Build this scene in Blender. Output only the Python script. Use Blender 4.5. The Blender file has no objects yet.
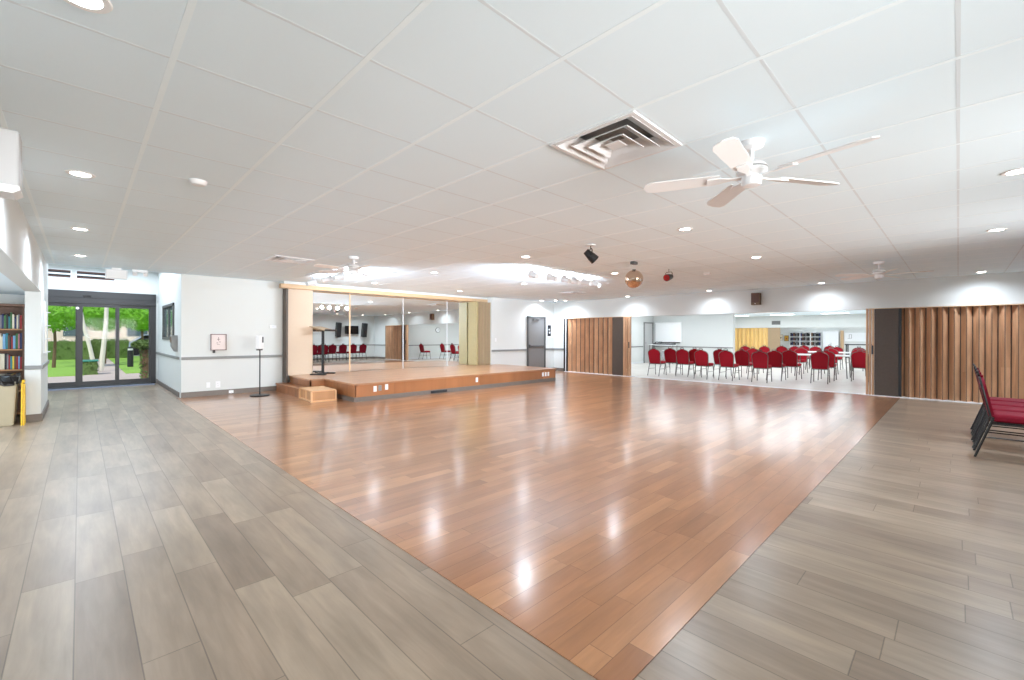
import bpy, bmesh, math, random
from math import pi, sin, cos, radians
from mathutils import Vector, Matrix
random.seed(7)
S = bpy.context.scene
COL = S.collection
H = 2.63            # ceiling height
EYE = 1.35

# ------------------------------------------------------------------ materials
def new_mat(name):
    m = bpy.data.materials.new(name); m.use_nodes = True
    nt = m.node_tree
    b = nt.nodes['Principled BSDF']
    return m, nt, b
def lin(c):
    def f(x):
        x = x / 255.0
        return x / 12.92 if x <= .04045 else ((x + .055) / 1.055) ** 2.4
    return (f(c[0]), f(c[1]), f(c[2]), 1)
def N(nt, t, **k):
    n = nt.nodes.new(t)
    for a, v in k.items(): setattr(n, a, v)
    return n
def math_node(nt, op, a, b=None, c=None):
    n = N(nt, 'ShaderNodeMath', operation=op)
    for i, v in enumerate((a, b, c)):
        if v is None: continue
        if isinstance(v, (int, float)): n.inputs[i].default_value = v
        else: nt.links.new(v, n.inputs[i])
    return n.outputs[0]
def plain(name, c, rough=.5, metal=0, noise=.05, scale=12, bump=0, spec=.5, coat=0):
    m, nt, b = new_mat(name)
    tc = N(nt, 'ShaderNodeTexCoord')
    nz = N(nt, 'ShaderNodeTexNoise'); nz.inputs['Scale'].default_value = scale; nz.inputs['Detail'].default_value = 4
    nt.links.new(tc.outputs['Object'], nz.inputs['Vector'])
    mx = N(nt, 'ShaderNodeMix', data_type='RGBA')
    L = lin(c)
    mx.inputs[6].default_value = (L[0]*(1-noise), L[1]*(1-noise), L[2]*(1-noise), 1)
    mx.inputs[7].default_value = (min(1, L[0]*(1+noise)), min(1, L[1]*(1+noise)), min(1, L[2]*(1+noise)), 1)
    nt.links.new(nz.outputs['Fac'], mx.inputs[0])
    nt.links.new(mx.outputs[2], b.inputs['Base Color'])
    b.inputs['Roughness'].default_value = rough; b.inputs['Metallic'].default_value = metal
    b.inputs['Specular IOR Level'].default_value = spec
    b.inputs['Coat Weight'].default_value = coat
    if bump:
        bp = N(nt, 'ShaderNodeBump'); bp.inputs['Strength'].default_value = bump; bp.inputs['Distance'].default_value = .01
        nt.links.new(nz.outputs['Fac'], bp.inputs['Height']); nt.links.new(bp.outputs['Normal'], b.inputs['Normal'])
    return m
def emis(name, c, s):
    m, nt, b = new_mat(name)
    b.inputs['Base Color'].default_value = lin(c)
    b.inputs['Emission Color'].default_value = lin(c); b.inputs['Emission Strength'].default_value = s
    return m
def planks(name, along, width, length, off, cols, rough, seam=.55, grain=.35, var_len=False, coat=0, bump=.05, seam_w=.004, spec=.5, fig=.0, mul=1.0):
    """plank floor: rows of boards with staggered ends, a colour for each board, grain along the board"""
    m, nt, b = new_mat(name)
    g = N(nt, 'ShaderNodeNewGeometry'); sx = N(nt, 'ShaderNodeSeparateXYZ')
    nt.links.new(g.outputs['Position'], sx.inputs[0])
    U, V = (sx.outputs[1], sx.outputs[0]) if along == 'Y' else (sx.outputs[0], sx.outputs[1])
    if along == 'Z': U, V = sx.outputs[2], math_node(nt, 'ADD', sx.outputs[0], sx.outputs[1])
    vr = math_node(nt, 'DIVIDE', math_node(nt, 'SUBTRACT', V, off), width)
    row = math_node(nt, 'FLOOR', vr); vf = math_node(nt, 'FRACT', vr)
    wn = N(nt, 'ShaderNodeTexWhiteNoise', noise_dimensions='1D'); nt.links.new(row, wn.inputs['W'])
    ur = math_node(nt, 'ADD', math_node(nt, 'DIVIDE', U, length), math_node(nt, 'MULTIPLY', wn.outputs['Value'], 7.31))
    if var_len:
        sc = math_node(nt, 'MULTIPLY_ADD', wn.outputs['Value'], .7, .65)
        ur = math_node(nt, 'MULTIPLY', ur, sc)
        s = math_node(nt, 'SINE', math_node(nt, 'MULTIPLY', ur, 2.1))
        ur = math_node(nt, 'MULTIPLY_ADD', s, .28, ur)
    idx = math_node(nt, 'FLOOR', ur); uf = math_node(nt, 'FRACT', ur)
    cb = N(nt, 'ShaderNodeCombineXYZ'); nt.links.new(row, cb.inputs[0]); nt.links.new(idx, cb.inputs[1])
    w2 = N(nt, 'ShaderNodeTexWhiteNoise', noise_dimensions='2D'); nt.links.new(cb.outputs[0], w2.inputs['Vector'])
    rp = N(nt, 'ShaderNodeValToRGB'); nt.links.new(w2.outputs['Value'], rp.inputs[0])
    el = rp.color_ramp.elements
    while len(el) < len(cols): el.new(.5)
    for i, c in enumerate(cols): el[i].position = i/(len(cols)-1); el[i].color = lin(c)
    # grain: stretched noise, shifted for each board
    cv = N(nt, 'ShaderNodeCombineXYZ')
    nt.links.new(math_node(nt, 'MULTIPLY', U, 2.2), cv.inputs[0]); nt.links.new(math_node(nt, 'MULTIPLY', V, 22), cv.inputs[1])
    nt.links.new(math_node(nt, 'MULTIPLY', w2.outputs['Value'], 40), cv.inputs[2])
    nz = N(nt, 'ShaderNodeTexNoise'); nz.inputs['Scale'].default_value = 1; nz.inputs['Detail'].default_value = 6; nz.inputs['Roughness'].default_value = .62; nz.inputs['Distortion'].default_value = .6
    nt.links.new(cv.outputs[0], nz.inputs['Vector'])
    cv2 = N(nt, 'ShaderNodeCombineXYZ')
    nt.links.new(math_node(nt, 'MULTIPLY', U, 1.6), cv2.inputs[0]); nt.links.new(math_node(nt, 'MULTIPLY', V, 6.0), cv2.inputs[1])
    nt.links.new(math_node(nt, 'MULTIPLY', w2.outputs['Value'], 90), cv2.inputs[2])
    nb = N(nt, 'ShaderNodeTexNoise'); nb.inputs['Scale'].default_value = 1; nb.inputs['Detail'].default_value = 3
    nt.links.new(cv2.outputs[0], nb.inputs['Vector'])
    gm = math_node(nt, 'MULTIPLY_ADD', math_node(nt, 'SUBTRACT', nz.outputs['Fac'], .5), grain*2, 1)
    gb = math_node(nt, 'MULTIPLY_ADD', math_node(nt, 'SUBTRACT', nb.outputs['Fac'], .5), grain*2.2 + fig, 1)
    k = math_node(nt, 'MULTIPLY', gm, gb)
    # seams
    e1 = math_node(nt, 'MINIMUM', vf, math_node(nt, 'SUBTRACT', 1, vf))
    e2 = math_node(nt, 'MINIMUM', uf, math_node(nt, 'SUBTRACT', 1, uf))
    s1 = math_node(nt, 'LESS_THAN', e1, seam_w/2/width); s2 = math_node(nt, 'LESS_THAN', e2, seam_w/2/length)
    sm = math_node(nt, 'MAXIMUM', s1, s2)
    k2 = math_node(nt, 'MULTIPLY', k, math_node(nt, 'SUBTRACT', mul, math_node(nt, 'MULTIPLY', sm, seam*mul)))
    vm = N(nt, 'ShaderNodeVectorMath', operation='SCALE'); nt.links.new(rp.outputs[0], vm.inputs[0]); nt.links.new(k2, vm.inputs['Scale'])
    nt.links.new(vm.outputs[0], b.inputs['Base Color'])
    b.inputs['Roughness'].default_value = rough; b.inputs['Specular IOR Level'].default_value = spec
    b.inputs['Coat Weight'].default_value = coat; b.inputs['Coat Roughness'].default_value = .16
    bp = N(nt, 'ShaderNodeBump'); bp.inputs['Strength'].default_value = bump; bp.inputs['Distance'].default_value = .004
    hh = math_node(nt, 'SUBTRACT', nz.outputs['Fac'], math_node(nt, 'MULTIPLY', sm, 1.2))
    nt.links.new(hh, bp.inputs['Height']); nt.links.new(bp.outputs['Normal'], b.inputs['Normal'])
    return m

M = {}
M['wall'] = plain('wall_paint', (216, 218, 215), .55, noise=.015, scale=3)
M['ceil'] = plain('ceiling_panel', (228, 243, 251), .8, noise=.012, scale=2)
M['tbar'] = plain('ceiling_bar', (236, 248, 254), .6, noise=.02)
M['tbar_cross'] = plain('ceiling_cross_bar', (216, 226, 232), .7, noise=.02)
M['unitgrey'] = plain('light_grey_plastic', (190, 191, 192), .5, noise=.01)
M['rail'] = plain('grey_rail', (136, 136, 134), .5)
M['base'] = plain('brown_grey_base', (112, 102, 94), .5, noise=.12)
M['white'] = plain('white_plastic', (238, 239, 240), .35, noise=.01)
M['offwhite'] = plain('off_white_metal', (224, 226, 228), .3, noise=.02)
M['screenwhite'] = plain('screen_white', (253, 253, 252), .9, noise=0)
M['paledoor'] = plain('pale_grey_door', (196, 196, 194), .5)
M['black'] = plain('black_metal', (26, 26, 28), .4, noise=.15)
M['frame'] = plain('dark_door_frame', (38, 39, 42), .4, noise=.08)
M['darkvent'] = plain('dark_gap', (38, 38, 40), .7)
M['chrome'] = plain('chrome', (200, 200, 205), .2, metal=1, noise=.02)
M['floor'] = planks('grey_plank_floor', 'Y', .2, 1.22, -.016, [(140,122,105),(156,138,119),(146,128,110),(164,146,126),(151,133,115)], .30, seam=.42, grain=.3, bump=.02, seam_w=.005, spec=.5, fig=.15, coat=.0)
M['dance'] = planks('brown_dance_planks', 'X', .118, .82, .89, [(155,104,67),(177,123,82),(164,111,73),(187,134,92),(170,116,78),(158,107,71)], .285, seam=.45, grain=.26, var_len=True, coat=.9, bump=.0, seam_w=.003, spec=.3)
M['stagetop'] = planks('stage_deck_planks', 'X', .1, .9, 8.45, [(178,128,92),(200,150,112),(188,138,100)], .285, seam=.3, grain=.12, var_len=True, coat=.35, bump=.04, seam_w=.003)
M['stagewood'] = planks('stage_fascia_wood', 'X', 1.5, 2.4, .3, [(150,97,60),(168,111,71),(158,103,65)], .35, seam=.3, grain=.35, bump=.03, seam_w=.004)
M['oak'] = planks('oak_box_wood', 'X', .3, .6, .1, [(186,134,88),(200,150,104)], .45, seam=.2, grain=.4, bump=.05)
M['oaklight'] = plain('light_oak', (222, 176, 130), .45, noise=.1, scale=25)
M['fartile'] = planks('pale_floor', 'Y', .45, .45, 0, [(206,199,190),(214,208,200)], .35, seam=.12, grain=.05, bump=.01)
M['beige'] = plain('beige_panel', (208, 186, 162), .55, noise=.03, scale=20)
M['tan'] = plain('tan_beam_wood', (206, 172, 134), .5, noise=.08, scale=18)
M['olive'] = plain('olive_beige_vinyl', (166, 150, 108), .5, noise=.08)
M['taupe'] = plain('taupe_vinyl', (164, 140, 110), .5, noise=.08)
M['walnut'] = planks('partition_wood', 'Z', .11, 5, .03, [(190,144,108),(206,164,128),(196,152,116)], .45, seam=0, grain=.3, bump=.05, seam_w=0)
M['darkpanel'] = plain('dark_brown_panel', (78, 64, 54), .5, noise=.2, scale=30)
M['yellowpart'] = planks('yellow_partition', 'Z', .2, 5, 0, [(226,186,110),(236,200,130)], .5, seam=0, grain=.12, seam_w=0)
M['redfab'] = plain('red_upholstery', (158, 16, 34), .75, noise=.25, scale=60, bump=.1, spec=.25)
M['crimson'] = plain('crimson_upholstery', (128, 10, 36), .75, noise=.25, scale=60, bump=.1, spec=.25)
M['greyleg'] = plain('grey_chair_metal', (112, 106, 102), .35, metal=.6)
M['blackleg'] = plain('black_chair_metal', (24, 23, 24), .35)
M['mirror'] = plain('mirror_glass', (246, 249, 247), 0.0, metal=1, noise=0)
M['grey_door'] = plain('grey_door_paint', (118, 117, 116), .5, noise=.03)
M['greyframe'] = plain('dark_grey_frame', (84, 83, 82), .5)
M['tvblack'] = plain('black_screen', (10, 10, 12), .15, noise=0)
M['lens'] = emis('lamp_lens', (255, 250, 242), 14)
M['strip'] = emis('fluorescent_lens', (255, 253, 250), 5)
M['bulb'] = emis('bulb', (255, 248, 238), 20)
M['redglass'] = plain('red_gel', (150, 20, 14), .2)
M['speaker'] = plain('brown_speaker', (120, 98, 78), .7, noise=.2, scale=80)
M['bin'] = plain('tan_bin', (180, 166, 138), .5, noise=.05)
M['bag'] = plain('black_bag', (16, 16, 18), .22, noise=.2, scale=8)
M['yellow'] = plain('yellow_plastic', (236, 190, 30), .4)
M['shelfwood'] = plain('dark_shelf_wood', (116, 84, 66), .5, noise=.2, scale=25)
M['paper'] = plain('paper', (240, 236, 224), .8)
M['pink'] = plain('pale_pink_notice', (232, 218, 214), .6, noise=.05)
M['maroon'] = plain('maroon_frame', (96, 60, 62), .4)
M['louver'] = plain('brown_louver', (96, 68, 60), .6, noise=.1)
M['ball'] = plain('mirror_ball_tiles', (214, 190, 172), .06, metal=1, noise=.03)  # copper tint stands in for the wood floor reflected in silver tiles
M['concrete'] = plain('pinkish_concrete', (206, 190, 180), .8, noise=.08)
M['asphalt'] = plain('asphalt', (120, 118, 116), .9)
M['lawn'] = plain('lawn_grass', (146, 190, 78), .9, noise=.3, scale=30, bump=.5)
M['leaf'] = plain('bright_leaf', (112, 172, 40), .6, noise=.6, scale=14)
M['leafdark'] = plain('hedge_leaf', (96, 122, 62), .7, noise=.45, scale=14)
M['bark'] = plain('brown_bark', (112, 90, 68), .9, noise=.3)
M['whitebark'] = plain('white_painted_trunk', (226, 220, 206), .8, noise=.08)
M['cream'] = plain('cream_stucco', (238, 222, 196), .8, noise=.05)
M['teal'] = plain('teal_paint', (60, 150, 130), .5)
M['carpaint'] = plain('silver_blue_car_paint', (176, 190, 208), .25, noise=.02, coat=.6)
M['rubber'] = plain('tyre_rubber', (28, 28, 28), .8)
M['mat'] = plain('blue_grey_mat', (128, 132, 146), .9, noise=.1)
M['skyblue'] = plain('window_tint', (90, 110, 110), .08)
def glass(name, tint, ior=1.45):
    m, nt, b = new_mat(name)
    out = nt.nodes['Material Output']
    tr = N(nt, 'ShaderNodeBsdfTransparent'); tr.inputs[0].default_value = tint
    gl = N(nt, 'ShaderNodeBsdfGlossy'); gl.inputs['Roughness'].default_value = 0
    fr = N(nt, 'ShaderNodeFresnel'); fr.inputs[0].default_value = ior
    mx = N(nt, 'ShaderNodeMixShader')
    nt.links.new(fr.outputs[0], mx.inputs[0]); nt.links.new(tr.outputs[0], mx.inputs[1]); nt.links.new(gl.outputs[0], mx.inputs[2])
    nt.links.new(mx.outputs[0], out.inputs[0])
    return m
M['doorglass'] = glass('coated_door_glass', (.97, .98, .97, 1), 1.1)
M['glass'] = glass('clear_glass', (.95, .97, .96, 1))
for k in ('lens', 'bulb'): M[k].cycles.emission_sampling = 'NONE'
BOOKC = {'ochre': (206,160,60), 'navy': (36,48,92), 'teal': (40,120,130), 'cream': (230,220,196), 'black': (30,28,30), 'red': (160,36,36),
         'light blue': (120,168,210), 'brown': (110,74,50), 'grey': (130,130,134), 'green': (60,110,60), 'pink': (206,130,140), 'yellow': (232,204,70)}
for k, c in BOOKC.items(): M['bk_'+k] = plain('book_'+k.replace(' ', '_'), c, .5)

# ------------------------------------------------------------------ mesh builder
class MB:
    def __init__(s): s.bm = bmesh.new(); s.slot = 0
    def _f(s, faces, smooth=False):
        for f in faces: f.material_index = s.slot; f.smooth = smooth
    def box(s, x0, x1, y0, y1, z0, z1, bev=0, rot=None):
        r = bmesh.ops.create_cube(s.bm, size=1)
        vs = r['verts']
        for v in vs:
            v.co = Vector((x0 + (v.co.x+.5)*(x1-x0), y0 + (v.co.y+.5)*(y1-y0), z0 + (v.co.z+.5)*(z1-z0)))
        fs = {f for v in vs for f in v.link_faces}
        if bev:
            es = list({e for v in vs for e in v.link_edges})
            o = bmesh.ops.bevel(s.bm, geom=es, offset=bev, segments=2, affect='EDGES', profile=.5)
            vs = list({v for f in o['faces'] for v in f.verts}); fs = {f for v in vs for f in v.link_faces}
        s._f(fs)
        if rot is not None:
            for v in {v for f in fs for v in f.verts}: v.co = rot @ v.co
        return s
    def cyl(s, p0, p1, r0, r1=None, n=16, smooth=True):
        if r1 is None: r1 = r0
        p0, p1 = Vector(p0), Vector(p1); d = p1-p0
        q = d.to_track_quat('Z', 'Y').to_matrix()
        a, b = [], []
        for i in range(n):
            t = 2*pi*i/n; e = Vector((cos(t), sin(t), 0))
            a.append(s.bm.verts.new(p0 + q @ (e*r0))); b.append(s.bm.verts.new(p1 + q @ (e*r1)))
        fs = [s.bm.faces.new((a[i], a[(i+1) % n], b[(i+1) % n], b[i])) for i in range(n)]
        s._f(fs, smooth)
        s._f([s.bm.faces.new(a[::-1]), s.bm.faces.new(b)])
        return s
    def tube(s, pts, r, n=8, closed=False):
        pts = [Vector(p) for p in pts]; rings = []; m = len(pts)
        up = None
        for i, p in enumerate(pts):
            if closed: d = (pts[(i+1) % m]-pts[i-1])
            else: d = pts[min(i+1, m-1)]-pts[max(i-1, 0)]
            d.normalize()
            if up is None:
                up = Vector((0, 0, 1)) if abs(d.z) < .9 else Vector((1, 0, 0))
            x = up.cross(d); x.normalize(); y = d.cross(x); y.normalize(); up = y
            rr = r[i] if isinstance(r, (list, tuple)) else r
            rings.append([s.bm.verts.new(p + (x*cos(2*pi*k/n) + y*sin(2*pi*k/n))*rr) for k in range(n)])
        fs = []
        for i in range(m if closed else m-1):
            A, B = rings[i], rings[(i+1) % m]
            for k in range(n): fs.append(s.bm.faces.new((A[k], A[(k+1) % n], B[(k+1) % n], B[k])))
        if not closed: fs += [s.bm.faces.new(rings[0][::-1]), s.bm.faces.new(rings[-1])]
        s._f(fs, True); return s
    def lathe(s, prof, n=24, c=(0, 0, 0), smooth=True):
        c = Vector(c); rings = []
        for r, z in prof:
            if r < 1e-5: rings.append([s.bm.verts.new(c + Vector((0, 0, z)))])
            else: rings.append([s.bm.verts.new(c + Vector((r*cos(2*pi*i/n), r*sin(2*pi*i/n), z))) for i in range(n)])
        fs = []
        for A, B in zip(rings, rings[1:]):
            for i in range(n):
                j = (i+1) % n
                q = [A[0]] if len(A) == 1 else [A[i], A[j]]
                q += [B[0]] if len(B) == 1 else [B[j], B[i]]
                if len(q) > 2: fs.append(s.bm.faces.new(q))
        s._f(fs, smooth); return s
    def prism(s, poly, d, frame):
        """extrude a 2-D polygon by d; frame(u, v, w) -> 3-D point"""
        a = [s.bm.verts.new(frame(u, v, 0)) for u, v in poly]; b = [s.bm.verts.new(frame(u, v, d)) for u, v in poly]
        n = len(poly)
        fs = [s.bm.faces.new((a[i], a[(i+1) % n], b[(i+1) % n], b[i])) for i in range(n)]
        fs += [s.bm.faces.new(a[::-1]), s.bm.faces.new(b)]
        s._f(fs); return s
    def build(s, name, mats, parent=None, loc=None, sharp=40):
        if not isinstance(mats, (list, tuple)): mats = [mats]
        bmesh.ops.recalc_face_normals(s.bm, faces=s.bm.faces)
        for e in s.bm.edges:
            if len(e.link_faces) == 2 and e.calc_face_angle(0) > radians(sharp): e.smooth = False
        me = bpy.data.meshes.new(name); s.bm.to_mesh(me); s.bm.free()
        for m in mats: me.materials.append(M[m] if isinstance(m, str) else m)
        o = bpy.data.objects.new(name, me); COL.objects.link(o)
        if parent: o.parent = parent
        if loc: o.location = loc
        return o
def tag(o, label, cat, group=None, kind=None):
    o['label'] = label; o['category'] = cat
    if group: o['group'] = group
    if kind: o['kind'] = kind
    return o
def thing(name, label, cat, loc=(0, 0, 0), rz=0, group=None):
    o = bpy.data.objects.new(name, None); o.empty_display_size = .1; COL.objects.link(o)
    o.location = loc; o.rotation_euler = (0, 0, rz)
    return tag(o, label, cat, group)
def struct(name, mb, mats, parent=None, label=None):
    o = mb.build(name, mats, parent)
    if not parent: o['kind'] = 'structure'
    if label: o['label'] = label
    return o
def dup(root, loc, rz=0, label=None, group=None):
    r = root.copy(); COL.objects.link(r); r.location = loc; r.rotation_euler = (0, 0, rz)
    if label: r['label'] = label
    if group: r['group'] = group
    for ch in list(root.children):
        c = ch.copy(); COL.objects.link(c); c.parent = r
        for g in list(ch.children):
            d = g.copy(); COL.objects.link(d); d.parent = c
    return r
B = lambda *a, **k: MB().box(*a, **k)
ORD = ['first', 'second', 'third', 'fourth', 'fifth', 'sixth', 'seventh', 'eighth', 'ninth', 'tenth', 'eleventh', 'twelfth', 'thirteenth', 'fourteenth', 'fifteenth', 'sixteenth', 'seventeenth', 'eighteenth']

# ------------------------------------------------------------------ setting
struct('floor', B(-3.2, 13.12, -2.8, 15.62, -.15, 0), 'floor')
struct('floor_dance', B(1.45, 12.97, .89, 11.55, 0, .004), 'dance')
struct('floor_far_room', B(13.12, 36.4, -.2, 14.4, -.15, .002), 'fartile')
t = MB().box(12.97, 13.12, 1.5, 7.6, 0, .012).box(12.93, 13.2, 7.55, 10.35, 0, .02).box(12.93, 13.2, -1.0, 1.55, 0, .02)
struct('trim_threshold', t, 'white')
# ceiling with its exposed bars
VENTS = [(2.545, 1.603, .625), (2.545, 8.0, .62), (10.4, 8.05, .55)]
c = MB()
def slab(y0, y1, holes):
    xx = -.5
    for vx, vy, vs in sorted(holes):
        c.box(xx, vx-vs/2+.01, y0, y1, H, H+.12); xx = vx+vs/2-.01
    c.box(xx, 13.2, y0, y1, H, H+.12)
slab(-2.8, 1.603-.3025, []); slab(1.603-.3025, 1.603+.3025, VENTS[:1]); slab(1.603+.3025, 7.7, [])
slab(7.7, 8.3, VENTS[1:]); slab(8.3, 11.6, [])
c.slot = 1
x = 2.225 - .64*4
while x < 13.0:
    c.box(x-.013, x+.013, -2.6, 11.55, H-.002, H+.01); x += .64
c.slot = 2
y = .003 - .64*4
while y < 11.5:
    c.box(-.4, 13.1, y-.008, y+.008, H-.0004, H+.01); y += .64
struct('ceiling', c, ['ceil', 'tbar', 'tbar_cross'])
struct('ceiling_alcove', B(-3.2, -.6, -2.8, 11.2, 2.0, 2.1), 'ceil')
struct('ceiling_entry', B(-1.2, 1.8, 11.6, 15.9, 3.05, 3.2), 'ceil')
struct('ceiling_far_room', B(13.2, 36.4, -.2, 14.4, H, H+.12), 'ceil')
# walls of the hall
struct('wall_stage', MB().box(1.53, 13.3, 11.55, 11.75, 0, 3.2), 'wall')
struct('wall_corner', B(9.86, 13.3, 11.0, 11.55, 0, H), 'wall')
WX = [(-2.6, -.4), (.2, 2.4), (3.0, 5.2), (5.8, 8.0)]     # unseen windows added behind the camera to light the ceiling
rw = MB().box(-3.2, 13.3, -2.8, -2.6, 0, .9).box(-3.2, 13.3, -2.8, -2.6, 2.3, H)
e = [-3.2] + [v for w_ in WX for v in w_] + [13.3]
for a, b in zip(e[::2], e[1::2]): rw.box(a, b, -2.8, -2.6, .9, 2.3)
struct('wall_rear', rw, 'wall')
struct('wall_right', MB().box(13.1, 13.3, -2.8, -1.0, 0, H).box(13.1, 13.3, -1.0, 10.4, 1.99, H).box(13.1, 13.3, 10.4, 11.6, 0, H), 'wall')
struct('wall_left', MB().box(-.6, -.43, -2.8, 9.97, 2.0, H).box(-.6, -.43, 9.97, 12.0, 0, H+.5), 'wall')
struct('wall_alcove', MB().box(-3.2, -3.0, -2.8, 3.0, 0, 2.1).box(-3.2, -3.0, 9.2, 11.2, 0, 2.1).box(-3.2, -3.0, 3.0, 9.2, 0, .8).box(-3.2, -3.0, 3.0, 9.2, 1.9, 2.1).box(-3.2, -.6, 10.95, 11.15, 0, H), 'wall')
struct('wall_entry', MB().box(-1.2, 1.8, 15.5, 15.75, 2.44, 3.2).box(1.49, 1.8, 15.5, 15.75, 0, 2.44).box(-1.2, -.86, 15.5, 15.75, 0, 2.44), 'wall')
struct('wall_entry_left', B(-1.2, -1.0, 11.15, 15.6, 0, 3.2).box(-1.0, -.6, 11.9, 12.0, 0, 3.2), 'wall')
struct('wall_entry_right', MB().box(1.53, 1.75, 11.75, 12.5, 0, 3.2).box(1.53, 1.75, 14.3, 15.6, 0, 3.2).box(1.53, 1.75, 12.5, 14.3, 0, 1.22).box(1.53, 1.75, 12.5, 14.3, 2.07, 3.2), 'wall')
# far room
struct('wall_far_left', MB().box(13.3, 20.05, 11.0, 11.2, 0, H).box(20.05, 20.95, 11.0, 11.2, 2.0, H).box(20.95, 21.2, 11.0, 11.2, 0, H), 'wall')
struct('wall_far_screen', B(21.0, 21.25, 7.12, 11.0, 0, H), 'wall')
struct('wall_far_right', B(13.3, 36.4, -.2, .2, 0, H), 'wall')
struct('wall_far_header', MB().box(31.0, 31.2, .2, 14.4, 1.9, H).box(31.0, 31.2, 10.4, 14.4, 0, 1.9), 'wall')
struct('wall_far_end', B(36.0, 36.3, .2, 14.4, 0, H), 'wall')
struct('wall_far_side', B(21.25, 36.4, 14.2, 14.4, 0, H), 'wall')
# building shell above, so that no sky leaks in
struct('ceiling_roof', B(-3.6, 37, -3.2, 14.8, 3.25, 3.4), 'wall')
struct('wall_outer', MB().box(-3.6, -3.2, -3.2, 11.3, 2.0, 3.3).box(-3.6, -3.2, -3.2, 3.0, 0, 2.0).box(-3.6, -3.2, 9.2, 11.3, 0, 2.0).box(-3.6, 37, -3.0, -2.85, 2.35, 3.3).box(13.3, 37, -3.0, -2.85, 0, 2.35).box(36.45, 37, -3, 14.8, 0, 3.3).box(1.8, 37, 14.45, 14.8, 0, 3.3).box(-3.6, -1.2, 11.2, 11.5, 0, 3.3), 'cream')

# rails and baseboards
def rail(name, *bx):
    m = MB()
    for b in bx: m.box(*b, bev=.004)
    struct(name, m, 'rail')
zr, zr2 = .805, .865
rail('trim_rail_stage', (1.53, 3.5, 11.525, 11.55, zr, zr2))
rail('trim_rail_corner', (9.86, 11.6, 10.975, 11.0, zr, zr2), (12.54, 13.1, 10.975, 11.0, zr, zr2), (13.075, 13.1, 10.45, 11.0, zr, zr2))
rail('trim_rail_column', (-.6, -.43, 9.945, 9.97, zr, zr2), (-.43, -.408, 9.945, 12.0, zr, zr2))
rail('trim_rail_entry', (1.49, 1.53, 15.475, 15.5, zr, zr2), (1.505, 1.53, 11.8, 15.5, zr, zr2))
rail('trim_rail_right', (13.075, 13.1, -2.6, -1.05, zr, zr2), (-3, 13.1, -2.6, -2.575, zr, zr2))
rail('trim_rail_far_room', (13.3, 19.97, 10.98, 11.0, .8, .85), (20.975, 21.0, 7.12, 11.0, .8, .85), (13.3, 30.9, .2, .22, .8, .85))
def baseb(name, *bx):
    m = MB()
    for b in bx: m.box(*b, bev=.003)
    struct(name, m, 'base')
baseb('baseboard_stage', (1.53, 3.5, 11.53, 11.55, 0, .115))
baseb('baseboard_corner', (10.2, 11.58, 10.98, 11.0, 0, .115), (12.56, 13.1, 10.98, 11.0, 0, .115), (13.08, 13.1, 10.45, 11.0, 0, .115))
baseb('baseboard_column', (-.6, -.43, 9.95, 9.97, 0, .115), (-.43, -.41, 9.95, 12.0, 0, .115))
baseb('baseboard_entry', (1.5, 1.53, 15.47, 15.5, 0, .115), (1.51, 1.53, 11.76, 15.5, 0, .1))
baseb('baseboard_rear', (-3, 13.1, -2.6, -2.58, 0, .115), (13.08, 13.1, -2.6, -1.05, 0, .115))
m = MB().box(13.3, 20, 10.98, 11.0, 0, .09).box(20.98, 21.0, 7.12, 11.0, 0, .09).box(13.3, 30.9, .2, .22, 0, .09)
struct('baseboard_far_room', m, 'offwhite')

# ------------------------------------------------------------------ stage
st = thing('stage', 'low wooden stage with glossy deck and reddish front', 'stage', (0, 0, 0))
B(3.9, 10.2, 8.45, 11.48, .335, .372, bev=.006).build('deck', 'stagetop', st)
d2 = B(3.59, 3.9, 9.95, 11.3, .335, .372, bev=.006).build('deck', 'stagetop', st); d2['label'] = 'narrow side landing of the stage deck'
MB().box(3.93, 10.17, 8.47, 8.5, .095, .335).box(3.92, 3.95, 8.47, 11.4, .095, .335).box(10.15, 10.17, 8.47, 10.98, .095, .335)  .box(3.605, 3.63, 9.97, 11.28, 0, .335).box(3.605, 3.95, 9.97, 10.0, 0, .335).build('fascia', 'stagewood', st)
MB().box(3.94, 10.16, 8.455, 8.49, 0, .095).box(3.905, 3.94, 8.455, 9.9, 0, .095).build('kickplate', 'base', st)['label'] = 'grey kickplate along the stage foot'
v = B(5.72, 6.17, 8.445, 8.457, .02, .075)
for i in range(4): v.box(5.74, 6.15, 8.44, 8.447, .026+i*.012, .031+i*.012)
v.build('vent', 'darkvent', st)
stp = thing('stage_step', 'lower wooden step beside the stage landing at the left wall', 'step', (0, 0, 0))
B(3.32, 3.6, 9.85, 11.4, .17, .2, bev=.006).build('tread', 'stagewood', stp)
MB().box(3.335, 3.36, 9.87, 11.38, 0, .17).box(3.335, 3.59, 9.87, 9.89, 0, .17).build('riser', 'stagewood', stp)
bx = thing('wooden_box', 'light oak framed wooden step box standing in front of the stage corner', 'box', (3.54, 9.38, .004), radians(-3))
B(-.24, .24, -.40, .40, .205, .228, bev=.004).build('lid', 'oaklight', bx)
B(-.225, .225, -.385, .385, 0, .205).build('body', 'oak', bx)
f = MB()
for sx in (-1, 1):
    for sy in (-1, 1): f.box(sx*.235-.022, sx*.235+.012 if sx < 0 else sx*.235+.012, sy*.39-.02, sy*.39+.02, 0, .205)
f.box(.222, .236, -.38, .38, 0, .03).box(-.236, -.222, -.38, .38, 0, .03).box(-.22, .22, -.4, -.384, 0, .03)
f.box(.222, .236, -.02, .02, .03, .205).box(-.236, -.222, -.02, .02, .03, .205)
f.build('frame', 'oaklight', bx)

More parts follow.
